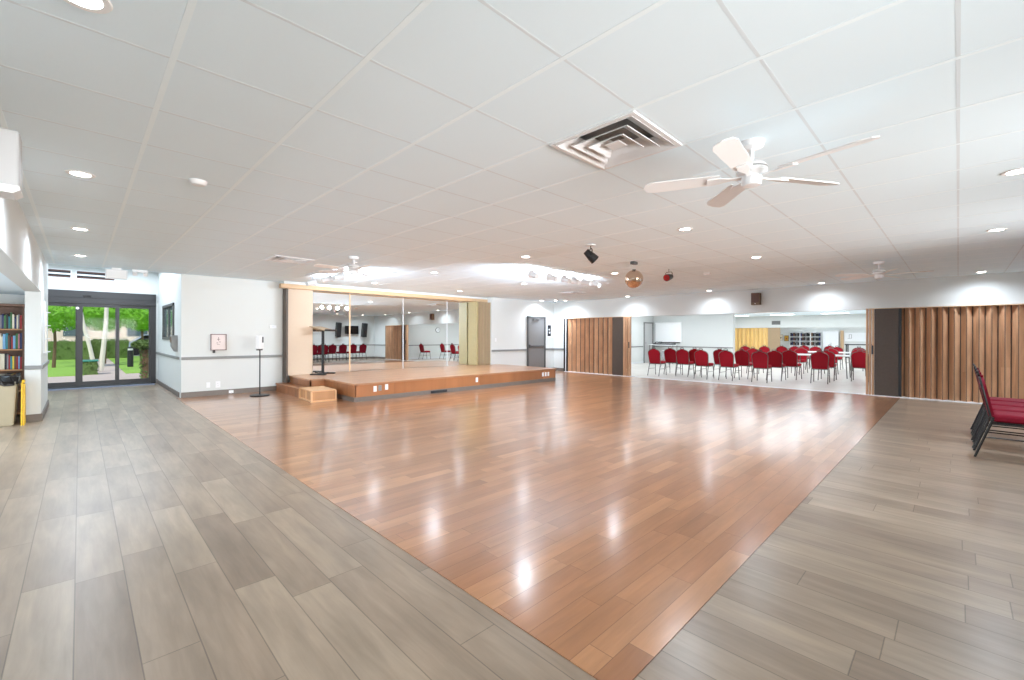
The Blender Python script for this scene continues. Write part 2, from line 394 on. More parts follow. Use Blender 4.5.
# wood beam, end panels, mirrors over the stage
struct('trim_beam', B(3.38, 9.9, 11.2, 11.36, 2.46, 2.565, bev=.006), 'tan')
struct('wall_above_beam', B(3.45, 9.86, 11.24, 11.55, 2.565, H), 'wall')
pn = thing('stage_side_panel', 'smooth beige panel at the left end of the stage mirrors', 'panel', (0, 0, 0))
B(3.56, 4.14, 11.3, 11.36, .372, 2.46, bev=.004).build('panel', 'beige', pn)
B(3.505, 3.555, 11.26, 11.5, .2, 2.46, bev=.004).build('edge_post', 'darkpanel', pn)['label'] = 'dark brown upright at the panel edge'
fp = thing('folded_stage_partition', 'olive and taupe accordion partition folded beside the stage mirrors', 'partition', (0, 0, 0))
B(9.22, 9.3, 11.02, 11.46, .374, 2.46, bev=.01).build('lead_post', 'olive', fp)
def pleat(along, a0, a1, n, base, depth, z0, z1, thick=.012):
    """zig-zag accordion sheet; along 'X' or 'Y'"""
    m = MB(); pts = []
    for i in range(2*n+1):
        t = a0 + (a1-a0)*i/(2*n); o = base + (depth if i % 2 else 0)
        pts.append((t, o))
    poly = pts + [(t, o-thick) for t, o in pts[::-1]]
    F = (lambda u, v, w: Vector((u, v, z0+w))) if along == 'X' else (lambda u, v, w: Vector((v, u, z0+w)))
    m.prism(poly, z1-z0, F)
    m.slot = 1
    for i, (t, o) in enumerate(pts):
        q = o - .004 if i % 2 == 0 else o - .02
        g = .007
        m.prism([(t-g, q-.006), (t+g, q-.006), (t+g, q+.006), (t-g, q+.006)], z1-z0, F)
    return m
pleat('X', 9.31, 9.85, 4, 11.06, .1, .374, 2.46).build('pleats', ['taupe', 'olive'], fp)
xs = [4.21, 5.19, 6.8, 8.39, 9.4]
ml = ['frameless stage mirror panel at far left, beside the beige panel', 'frameless stage mirror panel, second from the beige panel', 'frameless stage mirror panel, third from the beige panel', 'frameless stage mirror panel at far right, beside the folded partition']
tilt = Matrix.Rotation(radians(-.12), 4, 'X')
for i in range(4):
    g = MB().box(xs[i]+.004, xs[i+1]-.004, -.006, 0, 0, 2.08)
    o = g.build('wall_mirror', 'mirror', loc=(0, 11.49, .376)); o.rotation_euler = (radians(-.2), 0, 0)
    wst = .03 if i == 0 else .014
    MB().box(xs[i+1]-wst, xs[i+1]+.004, -.012, -.006, 0, 2.08).build('edge_trim', 'tan' if i == 0 else 'offwhite', o)  # seam strips; the wide tan first one stands in for a reflection
    tag(o, ml[i], 'mirror', 'mirror panels behind the stage')

# lectern on the stage
lc = thing('lectern', 'black post lectern with slanted wood top standing on the stage', 'lectern', (4.3, 11.06, .372), radians(40))
R = Matrix.Translation((0, 0, 1.13)) @ Matrix.Rotation(radians(14), 4, 'X')
B(-.28, .28, -.2, .2, -.012, .012, bev=.004, rot=R).build('top', 'taupe', lc)
B(-.28, .28, -.215, -.2, -.012, .035, rot=R).build('ledge', 'black', lc)
MB().box(-.025, .025, -.025, .025, .03, 1.1).box(-.12, .12, -.1, .1, 1.08, 1.1).build('post', 'black', lc)
MB().box(-.22, .22, -.03, .03, .012, .04, bev=.004).box(-.25, -.19, -.2, .2, 0, .03, bev=.004).box(.19, .25, -.2, .2, 0, .03, bev=.004).build('base', 'black', lc)

# wall plates
def outlet(loc, rz, label, mat='white', w=.07, h=.115, kind='duplex', group='wall outlets and switch plates'):
    t = thing('wall_outlet' if kind != 'switch' else 'switch_plate', label, 'outlet' if kind != 'switch' else 'switch', loc, rz, group)
    B(-w/2, w/2, -.008, 0, -h/2, h/2, bev=.002).build('plate', mat, t)
    if kind == 'duplex':
        for s in (-1, 1):
            q = MB().cyl((0, -.011, s*.022), (0, -.006, s*.022), .016, n=14)
            q.slot = 1; q.box(-.008, -.005, -.0125, -.01, s*.022-.005, s*.022+.006).box(.005, .008, -.0125, -.01, s*.022-.005, s*.022+.006)
            q.build('socket', [mat, 'darkvent'], t)
    else: B(-.008, .008, -.018, -.008, -.02, .02, bev=.002).build('toggle', mat, t)
    return t
outlet((4.36, 8.47, .235), 0, 'white outlet on the stage front, leftmost of the three near its left corner')
outlet((4.47, 8.47, .245), 0, 'grey outlet on the stage front, middle of the three near its left corner', 'rail')
outlet((4.62, 8.47, .255), 0, 'white outlet on the stage front, rightmost of the three near its left corner')
outlet((7.1, 8.47, .235), 0, 'lone white outlet at the middle of the stage front')
for xx, nm in ((9.6, 'leftmost'), (9.72, 'middle'), (9.84, 'rightmost')):
    outlet((xx, 8.47, .22), 0, 'pale outlet on the stage front, %s of three near its right end' % nm)
outlet((2.19, 11.55, .24), 0, 'white outlet low on the wall under the framed notice', h=.14, w=.09)
outlet((2.01, 11.55, .24), 0, 'blank white plate low on the wall, left of the outlet', kind='switch')
outlet((2.44, 11.53, .06), 0, 'small white socket on the baseboard under the framed notice', w=.09, h=.06)
outlet((10.05, 11.0, 1.2), 0, 'white switch plate on the wall right of the folded stage partition', kind='switch')
th = thing('thermostat', 'white horizontal thermostat on the wall left of the stage panel', 'thermostat', (3.3, 11.55, 1.54))
B(-.075, .075, -.03, 0, -.035, .035, bev=.006).build('body', 'white', th)
B(-.03, .03, -.033, -.028, -.015, .018).build('display', 'offwhite', th)

# framed notice
nt_ = thing('framed_notice', 'small square framed notice with red marks on the white wall', 'sign', (2.19, 11.55, 1.18))
f = MB().box(-.15, .15, -.07, -.05, -.18, -.165).box(-.15, .15, -.07, -.05, .165, .18).box(-.15, -.135, -.07, -.05, -.165, .165).box(.135, .15, -.07, -.05, -.165, .165)
f.build('frame', 'maroon', nt_)
B(-.15, .15, -.05, 0, -.18, .18).build('case', 'offwhite', nt_)
B(-.135, .135, -.055, -.05, -.165, .165).build('sheet', 'pink', nt_)
g = MB().box(-.03, .03, -.058, -.055, .06, .068).box(-.004, .004, -.058, -.055, .03, .11).box(-.04, -.01, -.058, -.055, -.02, -.01).box(.005, .04, -.058, -.055, .0, .01).box(-.03, .02, -.058, -.055, -.05, -.043)
g.build('red_marks', 'maroon', nt_)
MB().box(-.105, -.06, -.06, -.02, -.24, -.18, bev=.005).build('latch', 'black', nt_)

# sanitiser stand
sn = thing('sanitizer_stand', 'white hand sanitizer dispenser on a thin black floor stand', 'stand', (2.83, 10.8, .004), radians(42))
MB().lathe([(0, 0), (.19, 0), (.2, .008), (.19, .02), (.03, .028), (0, .028)], 28).build('base', 'black', sn)
MB().cyl((0, 0, .02), (0, 0, 1.02), .013).box(-.05, .05, -.03, .05, 1.0, 1.025).build('pole', 'black', sn)
MB().box(-.075, .075, -.05, .06, 1.03, 1.33, bev=.02).build('dispenser', 'white', sn)
B(.0, .045, -.056, -.045, 1.17, 1.3, bev=.004).build('level_window', 'black', sn)

# ------------------------------------------------------------------ doors in the setting
dr = bpy.data.objects.new('door_1', None); COL.objects.link(dr); dr['kind'] = 'structure'
MB().box(11.58, 11.64, 10.94, 11.03, 0, 2.06).box(12.5, 12.56, 10.94, 11.03, 0, 2.06).box(11.58, 12.56, 10.94, 11.03, 2.0, 2.06).build('door_frame', 'greyframe', dr)
B(11.64, 12.5, 10.965, 11.02, .01, 2.0).build('door_leaf', 'grey_door', dr)
MB().box(11.68, 12.46, 10.93, 10.965, .93, .99, bev=.006).box(11.66, 11.72, 10.92, 10.965, .9, 1.02).build('panic_bar', 'greyframe', dr)
MB().box(11.85, 12.15, 10.92, 10.965, 1.9, 1.96).tube([(12.1, 10.92, 1.95), (11.95, 10.82, 1.955), (11.8, 10.93, 1.99)], .012).build('closer', 'greyframe', dr)
# sliding glass entry
de = bpy.data.objects.new('door_2', None); COL.objects.link(de); de['kind'] = 'structure'
MB().box(-.86, 1.49, 15.46, 15.62, 2.12, 2.44, bev=.005).box(-.86, -.78, 15.48, 15.62, 0, 2.12).box(1.38, 1.49, 15.48, 15.62, 0, 2.12).box(-.86, 1.49, 15.48, 15.64, 0, .02).build('door_frame', 'frame', de)
MB().box(-.86, 1.49, 15.455, 15.462, 2.26, 2.27).build('header_seam', 'darkvent', de)
MB().box(.05, .2, 15.42, 15.46, 2.3, 2.35, bev=.01).build('motion_sensor', 'black', de)
for (a, b, l, r, yy, nm) in ((-.78, .05, .06, .13, 15.53, 'fixed'), (-.06, .74, .11, .06, 15.5, 'sliding'), (.66, 1.38, .08, .04, 15.54, 'fixed')):
    q = MB().box(a, a+l, yy-.02, yy+.02, .03, 2.12).box(b-r, b, yy-.02, yy+.02, .03, 2.12).box(a+l, b-r, yy-.02, yy+.02, .03, .15).box(a+l, b-r, yy-.02, yy+.02, 2.04, 2.12)
    lf = q.build('door_leaf', 'frame', de)
    B(a+l, b-r, yy-.004, yy+.004, .15, 2.04).build('pane', 'doorglass', lf)
MB().cyl((-.045, 15.47, 2.0), (-.045, 15.455, 2.0), .03).build('round_sticker', 'white', de)
struct('floor_mat', B(-.8, 1.45, 15.1, 15.45, 0, .008), 'mat')
# louvre slots above the entry
for k, (a, b, lb) in enumerate(((-.7, -.17, 'left brown louvre grille in the white wall above the glass entry'), (-.06, .64, 'right brown louvre grille in the white wall above the glass entry'))):
    g = thing('louver_grille', lb, 'grille', ((a+b)/2, 15.5, 2.84), 0, 'louvre grilles above the entry')
    w = (b-a)/2
    MB().box(-w-.02, w+.02, -.012, 0, .09, .105).box(-w-.02, w+.02, -.012, 0, -.105, -.09).box(-w-.02, -w, -.012, 0, -.09, .09).box(w, w+.02, -.012, 0, -.09, .09).build('frame', 'white', g)
    B(-w, w, -.006, -.001, -.09, .09).build('backing', 'louver', g)
    for i in range(2): B(-w, w, -.016, -.008, -.055+i*.08, -.025+i*.08).build('slat', 'darkvent', g)
    B(-w, w, -.018, -.008, -.02, .02).build('slat', 'white', g)['label'] = 'white middle slat'
# emergency fixture at the ceiling edge
em = thing('ceiling_box_sign', 'white translucent box sign hanging at the ceiling edge before the entry', 'sign', (.5, 11.42, H))
B(-.16, .16, -.035, .035, -.215, -.03, bev=.006).build('case', 'offwhite', em)
MB().box(-.14, .14, -.037, -.035, -.195, -.05).build('face', 'white', em)
MB().box(-.07, .07, -.03, .03, -.035, 0, bev=.004).build('mount', 'white', em)
eb = thing('emergency_light', 'small white twin head emergency lamp right of the box sign', 'lamp', (.85, 11.45, H))
B(-.12, .12, -.03, .03, -.05, 0, bev=.006).build('body', 'white', eb)
for s in (-1, 1): MB().cyl((s*.08, -.02, -.06), (s*.08, -.07, -.1), .03, .04).build('head', 'white', eb)
# reception window and post box in the entry
w1 = bpy.data.objects.new('window_1', None); COL.objects.link(w1); w1['kind'] = 'structure'
MB().box(1.5, 1.56, 12.5, 12.57, 1.22, 2.07).box(1.5, 1.56, 14.23, 14.3, 1.22, 2.07).box(1.5, 1.56, 12.5, 14.3, 1.22, 1.28).box(1.5, 1.56, 12.5, 14.3, 2.01, 2.07).box(1.52, 1.55, 13.36, 13.42, 1.28, 2.01).build('window_frame', 'greyframe', w1)
B(1.54, 1.55, 12.57, 14.23, 1.28, 2.01).build('pane', 'skyblue', w1)
MB().box(1.56, 1.7, 12.5, 14.3, 1.15, 1.2).build('backing', 'wall', w1)
pb = thing('wall_box', 'dark grey tapered holder on the entry wall under the tinted window', 'holder', (1.53, 12.15, .97))
MB().prism([(0, 0), (-.04, 0), (-.1, .12), (-.11, .36), (0, .36)], .26, lambda u, v, w: Vector((u, w-.13, v))).build('body', 'rail', pb)
MB().box(-.112, -.108, -.1, .1, .2, .33).build('label_plate', 'speaker', pb)
# brochure rack on the inner column face
br = thing('brochure_rack', 'white wire brochure rack on the column face near the entry', 'rack', (-.43, 10.75, 1.05))
f = MB()
for zz in (0, .22, .44, .66):
    f.tube([(.004, -.16, zz), (.07, -.16, zz), (.07, .16, zz), (.004, .16, zz)], .005, 6)
for yy in (-.16, .16): f.tube([(.006, yy, -.02), (.006, yy, .85)], .006, 6)
f.build('wire_frame', 'offwhite', br)
for i, zz in enumerate((.0, .22, .44)): B(.015, .03, -.12, .12, zz+.005, zz+.2).build('leaflet', 'paper', br)
# ------------------------------------------------------------------ folding partitions in the big opening
def partition(name, label, y_lead, y_dark0, y_dark1, y_end, n, flip):
    t = thing(name, label, 'partition', (0, 0, 0))
    z0, z1 = .02, 1.985
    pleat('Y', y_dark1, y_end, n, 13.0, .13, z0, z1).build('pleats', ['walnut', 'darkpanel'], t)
    a, b = sorted((y_dark0, y_dark1))
    B(12.95, 13.02, a, b, z0, z1, bev=.004).build('dark_panel', 'darkpanel', t)
    q = MB(); k = 3
    for i in range(k):
        ya = y_lead + (y_dark0-y_lead)*(i+.1)/k; yb = y_lead + (y_dark0-y_lead)*(i+.8)/k
        ya, yb = sorted((ya, yb)); q.box(12.94, 13.05, ya, yb, z0, z1, bev=.006)
    q.build('lead_post', 'walnut', t)
    B(12.925, 12.945, min(y_lead, y_dark0)+.02, min(y_lead, y_dark0)+.05, .95, 1.15, bev=.004).build('handle', 'black', t)
    a, b = sorted((y_lead, y_end))
    B(12.98, 13.09, a, b, 1.985, 2.0).build('track', 'tan', t)
    return t
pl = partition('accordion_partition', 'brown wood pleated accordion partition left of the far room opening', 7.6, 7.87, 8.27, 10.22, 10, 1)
MB().box(12.96, 13.09, 10.23, 10.28, .02, 1.985).box(12.96, 13.09, 10.33, 10.4, .02, 1.985).build('jamb', 'black', pl)
B(12.97, 13.08, 10.28, 10.33, .02, 1.985).build('jamb_strip', 'white', pl)
pr = partition('accordion_partition', 'brown wood pleated accordion partition on the right behind the chair row', 1.5, 1.34, .93, -1.0, 11, -1)
B(12.97, 13.06, .88, .93, .02, 1.985).build('jamb', 'black', pr)
# wall speaker over the opening
sp = thing('wall_speaker', 'small brown box speaker on the white header above the chairs', 'speaker', (13.1, 3.83, 2.2))
B(-.16, 0, -.105, .105, 0, .32, bev=.006).build('cabinet', 'speaker', sp)
B(-.168, -.16, -.09, .09, .06, .3).build('grille', 'louver', sp)
MB().cyl((-.17, 0, .03), (-.16, 0, .03), .012).build('badge', 'offwhite', sp)
for i, (a, b) in enumerate(WX):
    wn = bpy.data.objects.new('window_%d' % (i+2), None); COL.objects.link(wn); wn['kind'] = 'structure'  # added window, out of view
    MB().box(a, a+.05, -2.82, -2.58, .9, 2.3).box(b-.05, b, -2.82, -2.58, .9, 2.3).box(a, b, -2.82, -2.58, .9, .95).box(a, b, -2.82, -2.58, 2.25, 2.3).box((a+b)/2-.025, (a+b)/2+.025, -2.75, -2.65, .95, 2.25).build('window_frame', 'offwhite', wn)
    B(a+.05, b-.05, -2.7, -2.694, .95, 2.25).build('pane', 'glass', wn)
    l = bpy.data.lights.new('window_daylight', 'AREA'); l.shape = 'RECTANGLE'; l.size = b-a-.1; l.size_y = 1.3; l.energy = (16, 50, 38, 30)[i]; l.color = (1, .98, .96); l.spread = radians(75)  # area lamp added at the made-up window to lift the ceiling
    lo = bpy.data.objects.new('window_daylight', l); COL.objects.link(lo); lo.location = ((a+b)/2, -2.6, 1.6); lo.rotation_euler = (radians(90+7), 0, 0)
wn = bpy.data.objects.new('window_6', None); COL.objects.link(wn); wn['kind'] = 'structure'  # unseen alcove window, added to bring in more light
f = MB().box(-3.2, -2.99, 3.0, 9.2, .8, .85).box(-3.2, -2.99, 3.0, 9.2, 1.85, 1.9)
for yy in (3.0, 5.05, 7.1, 9.15): f.box(-3.2, -2.99, yy, yy+.05, .85, 1.85)
f.build('window_frame', 'offwhite', wn)
B(-3.1, -3.094, 3.05, 9.15, .85, 1.85).build('pane', 'glass', wn)
l = bpy.data.lights.new('window_daylight', 'AREA'); l.shape = 'RECTANGLE'; l.size = 6; l.size_y = 1.0; l.energy = 90; l.color = (.78, .94, 1.1); l.spread = radians(140)  # fill lamp added at the alcove window
lo = bpy.data.objects.new('window_daylight', l); COL.objects.link(lo); lo.location = (-3.0, 6.1, 1.35); lo.rotation_euler = (radians(90+10), 0, radians(-90))
# picture by the grey door
pf = thing('framed_picture', 'white framed black and white picture right of the grey door', 'picture', (12.88, 11.0, 1.53))
MB().box(-.2, .2, -.025, 0, -.24, .24, bev=.004).build('frame', 'white', pf)
B(-.18, .02, -.028, -.025, -.2, .22).build('dark_print', 'black', pf)
B(-.12, -.04, -.031, -.028, .02, .08).build('light_print', 'offwhite', pf)
B(-.1, -.02, -.031, -.028, -.1, -.03).build('light_print', 'offwhite', pf)

# ------------------------------------------------------------------ alcove: bookcase, books, bin
bc = thing('bookcase', 'dark wood bookcase full of books in the left alcove', 'bookcase', (-.645, 10.62, 0))
MB().box(-.02, 0, 0, .3, 0, 1.83).box(-.95, -.93, 0, .3, 0, 1.83).build('side_panel', 'shelfwood', bc)
B(-.93, -.02, .285, .3, 0, 1.83).build('back_panel', 'shelfwood', bc)
B(-.96, .01, -.01, .3, 1.79, 1.83, bev=.004).build('top', 'shelfwood', bc)
SH = [.08, .44, .78, 1.105, 1.43]
for z in SH: B(-.93, -.02, 0, .285, z-.022, z).build('shelf', 'oak', bc)
bkm = {}
def book_mesh(col):
    if col not in bkm:
        q = MB().box(-.5, .5, 0, .9, 0, 1, bev=.06); q.slot = 1; q.box(-.36, .36, .02, .93, .02, .985)
        o = q.build('book', ['bk_'+col, 'paper']); bkm[col] = o.data; bpy.data.objects.remove(o)
    return bkm[col]
SHN = {1.43: 'top shelf', 1.105: 'middle shelf', .78: 'lower shelf'}
for z, sn_ in SHN.items():
    x = -.02 - .004; k = 0; seen = {}
    while x > -.6 and k < 18:
        col = random.choice(list(BOOKC)); w = random.uniform(.014, .028); h = random.uniform(.19, .265); dp = random.uniform(.14, .2)
        o = bpy.data.objects.new('book', book_mesh(col)); COL.objects.link(o)
        o.location = (-.645 + x - w/2, 10.64, z); o.scale = (w, dp, h)
        tag(o, '%s %s book on the %s, %s from the white column' % ('thick' if w > .021 else 'thin', col, sn_, ORD[k]), 'book', 'books on the ' + sn_)
        x -= w + .0012; k += 1
bn = thing('waste_bin', 'tan square waste bin lined with a black bag beside the column', 'bin', (-.885, 9.93, 0))
def taper_box(a0, b0, a1, b1, z0, z1):
    q = MB(); V = q.bm.verts.new
    lo = [V((sx*a0, sy*b0, z0)) for sx, sy in ((-1, -1), (1, -1), (1, 1), (-1, 1))]; hi = [V((sx*a1, sy*b1, z1)) for sx, sy in ((-1, -1), (1, -1), (1, 1), (-1, 1))]
    for i in range(4): q.bm.faces.new((lo[i], lo[(i+1) % 4], hi[(i+1) % 4], hi[i]))
    q.bm.faces.new(lo[::-1]); q.bm.faces.new(hi)
    bmesh.ops.bevel(q.bm, geom=[e for e in q.bm.edges], offset=.012, segments=2, affect='EDGES')
    return q
taper_box(.19, .2, .225, .235, 0, .66).build('body', 'bin', bn)
q = MB(); n = 44; rings = []
for r_, z_ in ((.20, .735), (.235, .745), (.25, .72), (.252, .66), (.25, .61), (.24, .595)):
    ring = []
    for i in range(n):
        t_ = 2*pi*i/n; k_ = 1/max(abs(cos(t_)), abs(sin(t_))); k_ = min(k_, 1.3)
        j = random.uniform(-.011, .011)
        ring.append(q.bm.verts.new(((r_+j)*cos(t_)*k_*.97, (r_+j)*sin(t_)*k_, z_ + random.uniform(-.016, .016))))
    rings.append(ring)
for a, b in zip(rings, rings[1:]):
    for i in range(n): q.bm.faces.new((a[i], a[(i+1) % n], b[(i+1) % n], b[i]))
q.bm.faces.new(rings[0])
q.build('bag_liner', 'bag', bn)
ys = thing('floor_sign', 'yellow folded plastic floor sign leaning between bin and column', 'sign', (-.6, 9.8, 0))
MB().prism([(-.14, 0), (.13, 0), (.09, .62), (-.1, .62)], .018, lambda u, v, w: Vector((w-.018, u, v))).build('panel', 'yellow', ys)
MB().prism([(-.13, 0), (.12, 0), (.08, .6), (-.09, .6)], .014, lambda u, v, w: Vector((w+.004, u, v))).build('panel', 'yellow', ys)
MB().box(-.015, .016, -.06, .05, .62, .66, bev=.006).build('handle', 'yellow', ys)
# mini split on the left wall
ac = thing('wall_unit', 'white boxy unit high on the left wall above the alcove', 'wall unit', (-.43, 3.38, 2.055))
B(0, .212, -.08, .08, .03, .31, bev=.012).build('body', 'unitgrey', ac)
MB().prism([(.05, 0), (.19, -.005), (.216, .015), (.212, .034), (.05, .034)], .17, lambda u, v, w: Vector((u, w-.085, v))).build('lower_lip', 'white', ac)

# ------------------------------------------------------------------ chairs
def outline(w0, w1, h, crown):
    """banquet back: sides widen to shoulders, then a crowned top"""
    p = [(-w0, 0), (w0, 0), (w1, h*.62)]
    for i in range(1, 9):
        a = i/9*pi/2
        p.append((w1*cos(a)**.8 if i < 9 else 0, h*.62 + h*.30*sin(a)))
    p.append((.06, h*.965)); p.append((-.06, h*.965))
    for i in range(8, 0, -1):
        a = i/9*pi/2
        p.append((-w1*cos(a)**.8, h*.62 + h*.30*sin(a)))
    p.append((-w1, h*.62))
    return p
def make_chair(label, fab, met, group):
    t = thing('banquet_chair', label, 'chair', (0, 0, 0), 0, group)
    # seat: faces +x
    s = MB().box(-.2, .23, -.205, .205, .412, .5, bev=.03)
    s.build('seat', fab, t, sharp=60)
    MB().box(-.2, .22, -.195, .195, .392, .412).build('seat_frame', met, t)
    lean = Matrix.Translation((-.205, 0, .455)) @ Matrix.Rotation(radians(-11), 4, 'Y')
    poly = outline(.185, .205, .46, .05)
    def fr(u, v, w): return lean @ Vector((w-.02, u, v + .02))
    b = MB().prism(poly, .045, fr)
    bmesh.ops.bevel(b.bm, geom=[e for e in b.bm.edges if e.calc_face_angle(0) > 1.2], offset=.012, segments=2, affect='EDGES')
    b.build('backrest', fab, t, sharp=50)
    pts = [fr(u*1.05, v*1.02, .012) for u, v in poly[2:]]
    low = [fr(-.19, -.02, .012)]
    MB().tube([fr(.19, -.02, .012)] + pts + low, .011, 6).build('back_frame', met, t)
    MB().tube([fr(-.06, .455, .012), fr(-.05, .49, .012), fr(0, .502, .012), fr(.05, .49, .012), fr(.06, .455, .012)], .009, 6).build('handle', met, t)
    for sy in (-1, 1):
        MB().tube([(-.19, sy*.19, .46), (-.215, sy*.195, .38), (-.335, sy*.2, .0)], .0125, 6).build('leg', met, t)
        MB().tube([(.19, sy*.185, .41), (.205, sy*.188, .36), (.245, sy*.195, .0)], .0125, 6).build('leg', met, t)
        MB().tube([(-.26, sy*.195, .235), (.215, sy*.19, .235)], .008, 6).build('stretcher', met, t)
    return t
# near row, facing away from the dance floor (-y)
near = make_chair('x', 'crimson', 'blackleg', 'black framed chairs in the right hand row')
near_l = ['crimson chair with black frame nearest the camera in the right hand row',
          'crimson chair with black frame, second from the camera in the right hand row',
          'crimson chair with black frame, third from the camera in the right hand row',
          'crimson chair with black frame at the far end of the right hand row']
for i, lb in enumerate(near_l):
    p = (7.40 + .56*i, -.47, 0)
    if i == 0: near.location = p; near.rotation_euler = (0, 0, -pi/2); near['label'] = lb
    else: dup(near, p, -pi/2 + random.uniform(-.03, .03), lb)
for i in range(6):
    dup(near, (8.7 + .58*i, -1.3, 0), -pi/2 + random.uniform(-.04, .04),
        'crimson chair seen only in the stage mirror, %s from the left of its row' % ORD[i], 'chairs reflected in the stage mirror')
# chairs of the far room: position of the rear feet, heading
far = make_chair('x', 'redfab', 'greyleg', 'red chairs in the far room')
FC = [(13.8, 7.22, .02, 'red chair at the left end of the front row, beside the brown partition'),
      (14.25, 6.44, .05, 'red chair in the front row below the right edge of the white screen'),
      (13.85, 5.66, .0, 'red chair in the front row, third from the brown partition'),
      (13.95, 4.95, -.03, 'red chair in the front row, fourth from the brown partition'),
      (14.1, 4.06, .04, 'dark red chair in the front row just right of the jamb by the yellow partition'),
      (15.05, 2.78, .08, 'red chair standing alone in front of the white table, nearest the dance floor'),
      (16.55, 2.05, .06, 'red chair at the far right of the opening, beside the folded dark panel'),
      (14.3, .75, .0, 'red chair seen only in the stage mirror under the wall clock, left one'),
      (15.4, 1.3, .0, 'red chair seen only in the stage mirror under the wall clock, right one'),
      (14.75, 7.1, .1, 'red chair in the second row, leftmost, under the white screen'),
      (14.9, 6.3, .0, 'red chair in the second row, second from the left'),
      (15.1, 5.55, .02, 'red chair in the second row, third from the left'),
      (14.95, 4.83, -.04, 'red chair in the second row in front of the yellow partition edge'),
      (15.0, 3.92, .03, 'red chair in the second row, left of the white table end'),
      (15.75, 3.7, -.05, 'red chair half hidden at the left end of the white table'),
      (16.2, 2.82, .05, 'red chair tucked to the white table behind the lone front chair'),
      (17.3, 5.2, .0, 'red chair in the third row before the yellow partition'),
      (19.2, 4.1, pi, 'red chair facing the camera across the white table, left one'),
      (19.3, 3.2, pi, 'red chair facing the camera across the white table, right one'),
      (19.6, 3.0-.55, pi+.1, 'red chair facing the camera at the right end of the near white table'),
      (20.9, 6.6, .0, 'red chair far back, left of the two before the yellow partition'),
      (21.5, 6.0, .0, 'red chair far back, right of the two before the yellow partition'),
      (22.4, 5.55, .0, 'red chair far back before the brown end of the yellow partition'),
      (22.3, 5.0, pi, 'red chair far back below the little pictures'),
      (22.6, 4.3, pi, 'red chair behind the far white table, left'),
      (22.6, 3.55, pi, 'red chair behind the far white table, middle'),
      (22.4, 2.8, pi, 'red chair behind the far white table, right'),
      (24.8, 5.2, .0, 'red chair deep in the far room in front of the bookcase, left'),
      (24.9, 4.2, .0, 'red chair deep in the far room in front of the bookcase, right')]
for i, (X, Y, a, lb) in enumerate(FC):
    p = (X + .335*cos(a), Y + .335*sin(a), .002)
    if i == 0: far.location = p; far.rotation_euler = (0, 0, a); far['label'] = lb
    else: dup(far, p, a, lb)
# tables
def table(label, x, y, L=1.83, W=.76):
    t = thing('folding_table', label, 'table', (x, y, .002), 0, 'white folding tables in the far room')
    B(-W/2, W/2, -L/2, L/2, .705, .745, bev=.01).build('tabletop', 'white', t)
    for sx in (-1, 1):
        for sy in (-1, 1):
            MB().tube([(sx*.28, sy*.68, .705), (sx*.3, sy*.72, 0)], .014, 8).build('leg', 'greyleg', t)
    for sy in (-1, 1): MB().tube([(-.288, sy*.69, .5), (.288, sy*.69, .5)], .01, 6).build('brace', 'greyleg', t)
    return t
ta = table('white folding table nearest the opening among the red chairs', 17.75, 3.2)
tb = dup(ta, (21.2, 3.6, .002), 0, 'white folding table farther back in the far room')

# ------------------------------------------------------------------ far room furnishings
sc = thing('projection_screen', 'bright white square screen on the far room wall', 'screen', (20.98, 10.16, 1.0))
B(-.03, 0, -.68, .68, .05, .98, bev=.004).build('surface', 'screenwhite', sc)
B(-.05, .01, -.7, .7, .97, 1.03, bev=.01).build('housing', 'screenwhite', sc)
B(-.05, .01, -.6, .68, .0, .05).build('tray', 'black', sc)
ec = thing('keyboard_cart', 'cluttered cart with black and white equipment under the white screen', 'cart', (20.5, 10.2, .002))
B(-.25, .25, -.65, .65, .9, .93, bev=.005).build('top', 'white', ec)
for sx in (-1, 1):
    for sy in (-1, 1): MB().tube([(sx*.22, sy*.6, .9), (sx*.22, sy*.6, 0)], .015, 6).build('leg', 'greyleg', ec)
kb = thing('keyboard', 'black and white electronic keyboard lying on the cluttered cart', 'keyboard', (20.45, 10.05, .932))
B(-.15, .15, -.45, .45, 0, .06, bev=.01).build('body', 'black', kb)
B(-.14, 0, -.42, .42, .06, .068).build('keys', 'white', kb)
mx_ = thing('audio_mixer', 'black sloped audio mixer on the left end of the cart', 'mixer', (20.5, 10.5, .932))
MB().prism([(-.18, 0), (.18, 0), (.18, .14), (-.18, .05)], .28, lambda u, v, w: Vector((u, w-.14, v))).build('body', 'black', mx_)
for i in range(4):
    MB().cyl((-.1+.06*i, 0, .07+.015*i), (-.1+.06*i, 0, .1+.015*i), .012, n=8).build('knob', 'white', mx_)
bw = thing('drum', 'white and silver drum standing among the chairs under the screen', 'drum', (17.6, 8.6, .002))
MB().cyl((0, 0, .42), (0, 0, .72), .2, n=24).build('shell', 'chrome', bw)
MB().cyl((0, 0, .72), (0, 0, .73), .205, n=24).build('head', 'white', bw)
for k in range(3):
    a = k*2*pi/3
    MB().tube([(.1*cos(a), .1*sin(a), .42), (.26*cos(a), .26*sin(a), 0)], .012, 6).build('leg', 'chrome', bw)
d3 = bpy.data.objects.new('door_3', None); COL.objects.link(d3); d3['kind'] = 'structure'
MB().box(20.03, 20.1, 10.96, 11.02, 0, 2.04).box(20.9, 20.97, 10.96, 11.02, 0, 2.04).box(20.03, 20.97, 10.96, 11.02, 1.98, 2.04).build('door_frame', 'rail', d3)
B(20.1, 20.9, 11.0, 11.05, .01, 1.98).build('door_leaf', 'paledoor', d3)
MB().tube([(20.2, 11.0, 1.0), (20.2, 10.94, 1.0), (20.3, 10.94, 1.0)], .012).build('handle', 'chrome', d3)
yp = thing('yellow_partition', 'yellow pleated folding partition at the back of the far room', 'partition', (0, 0, 0))
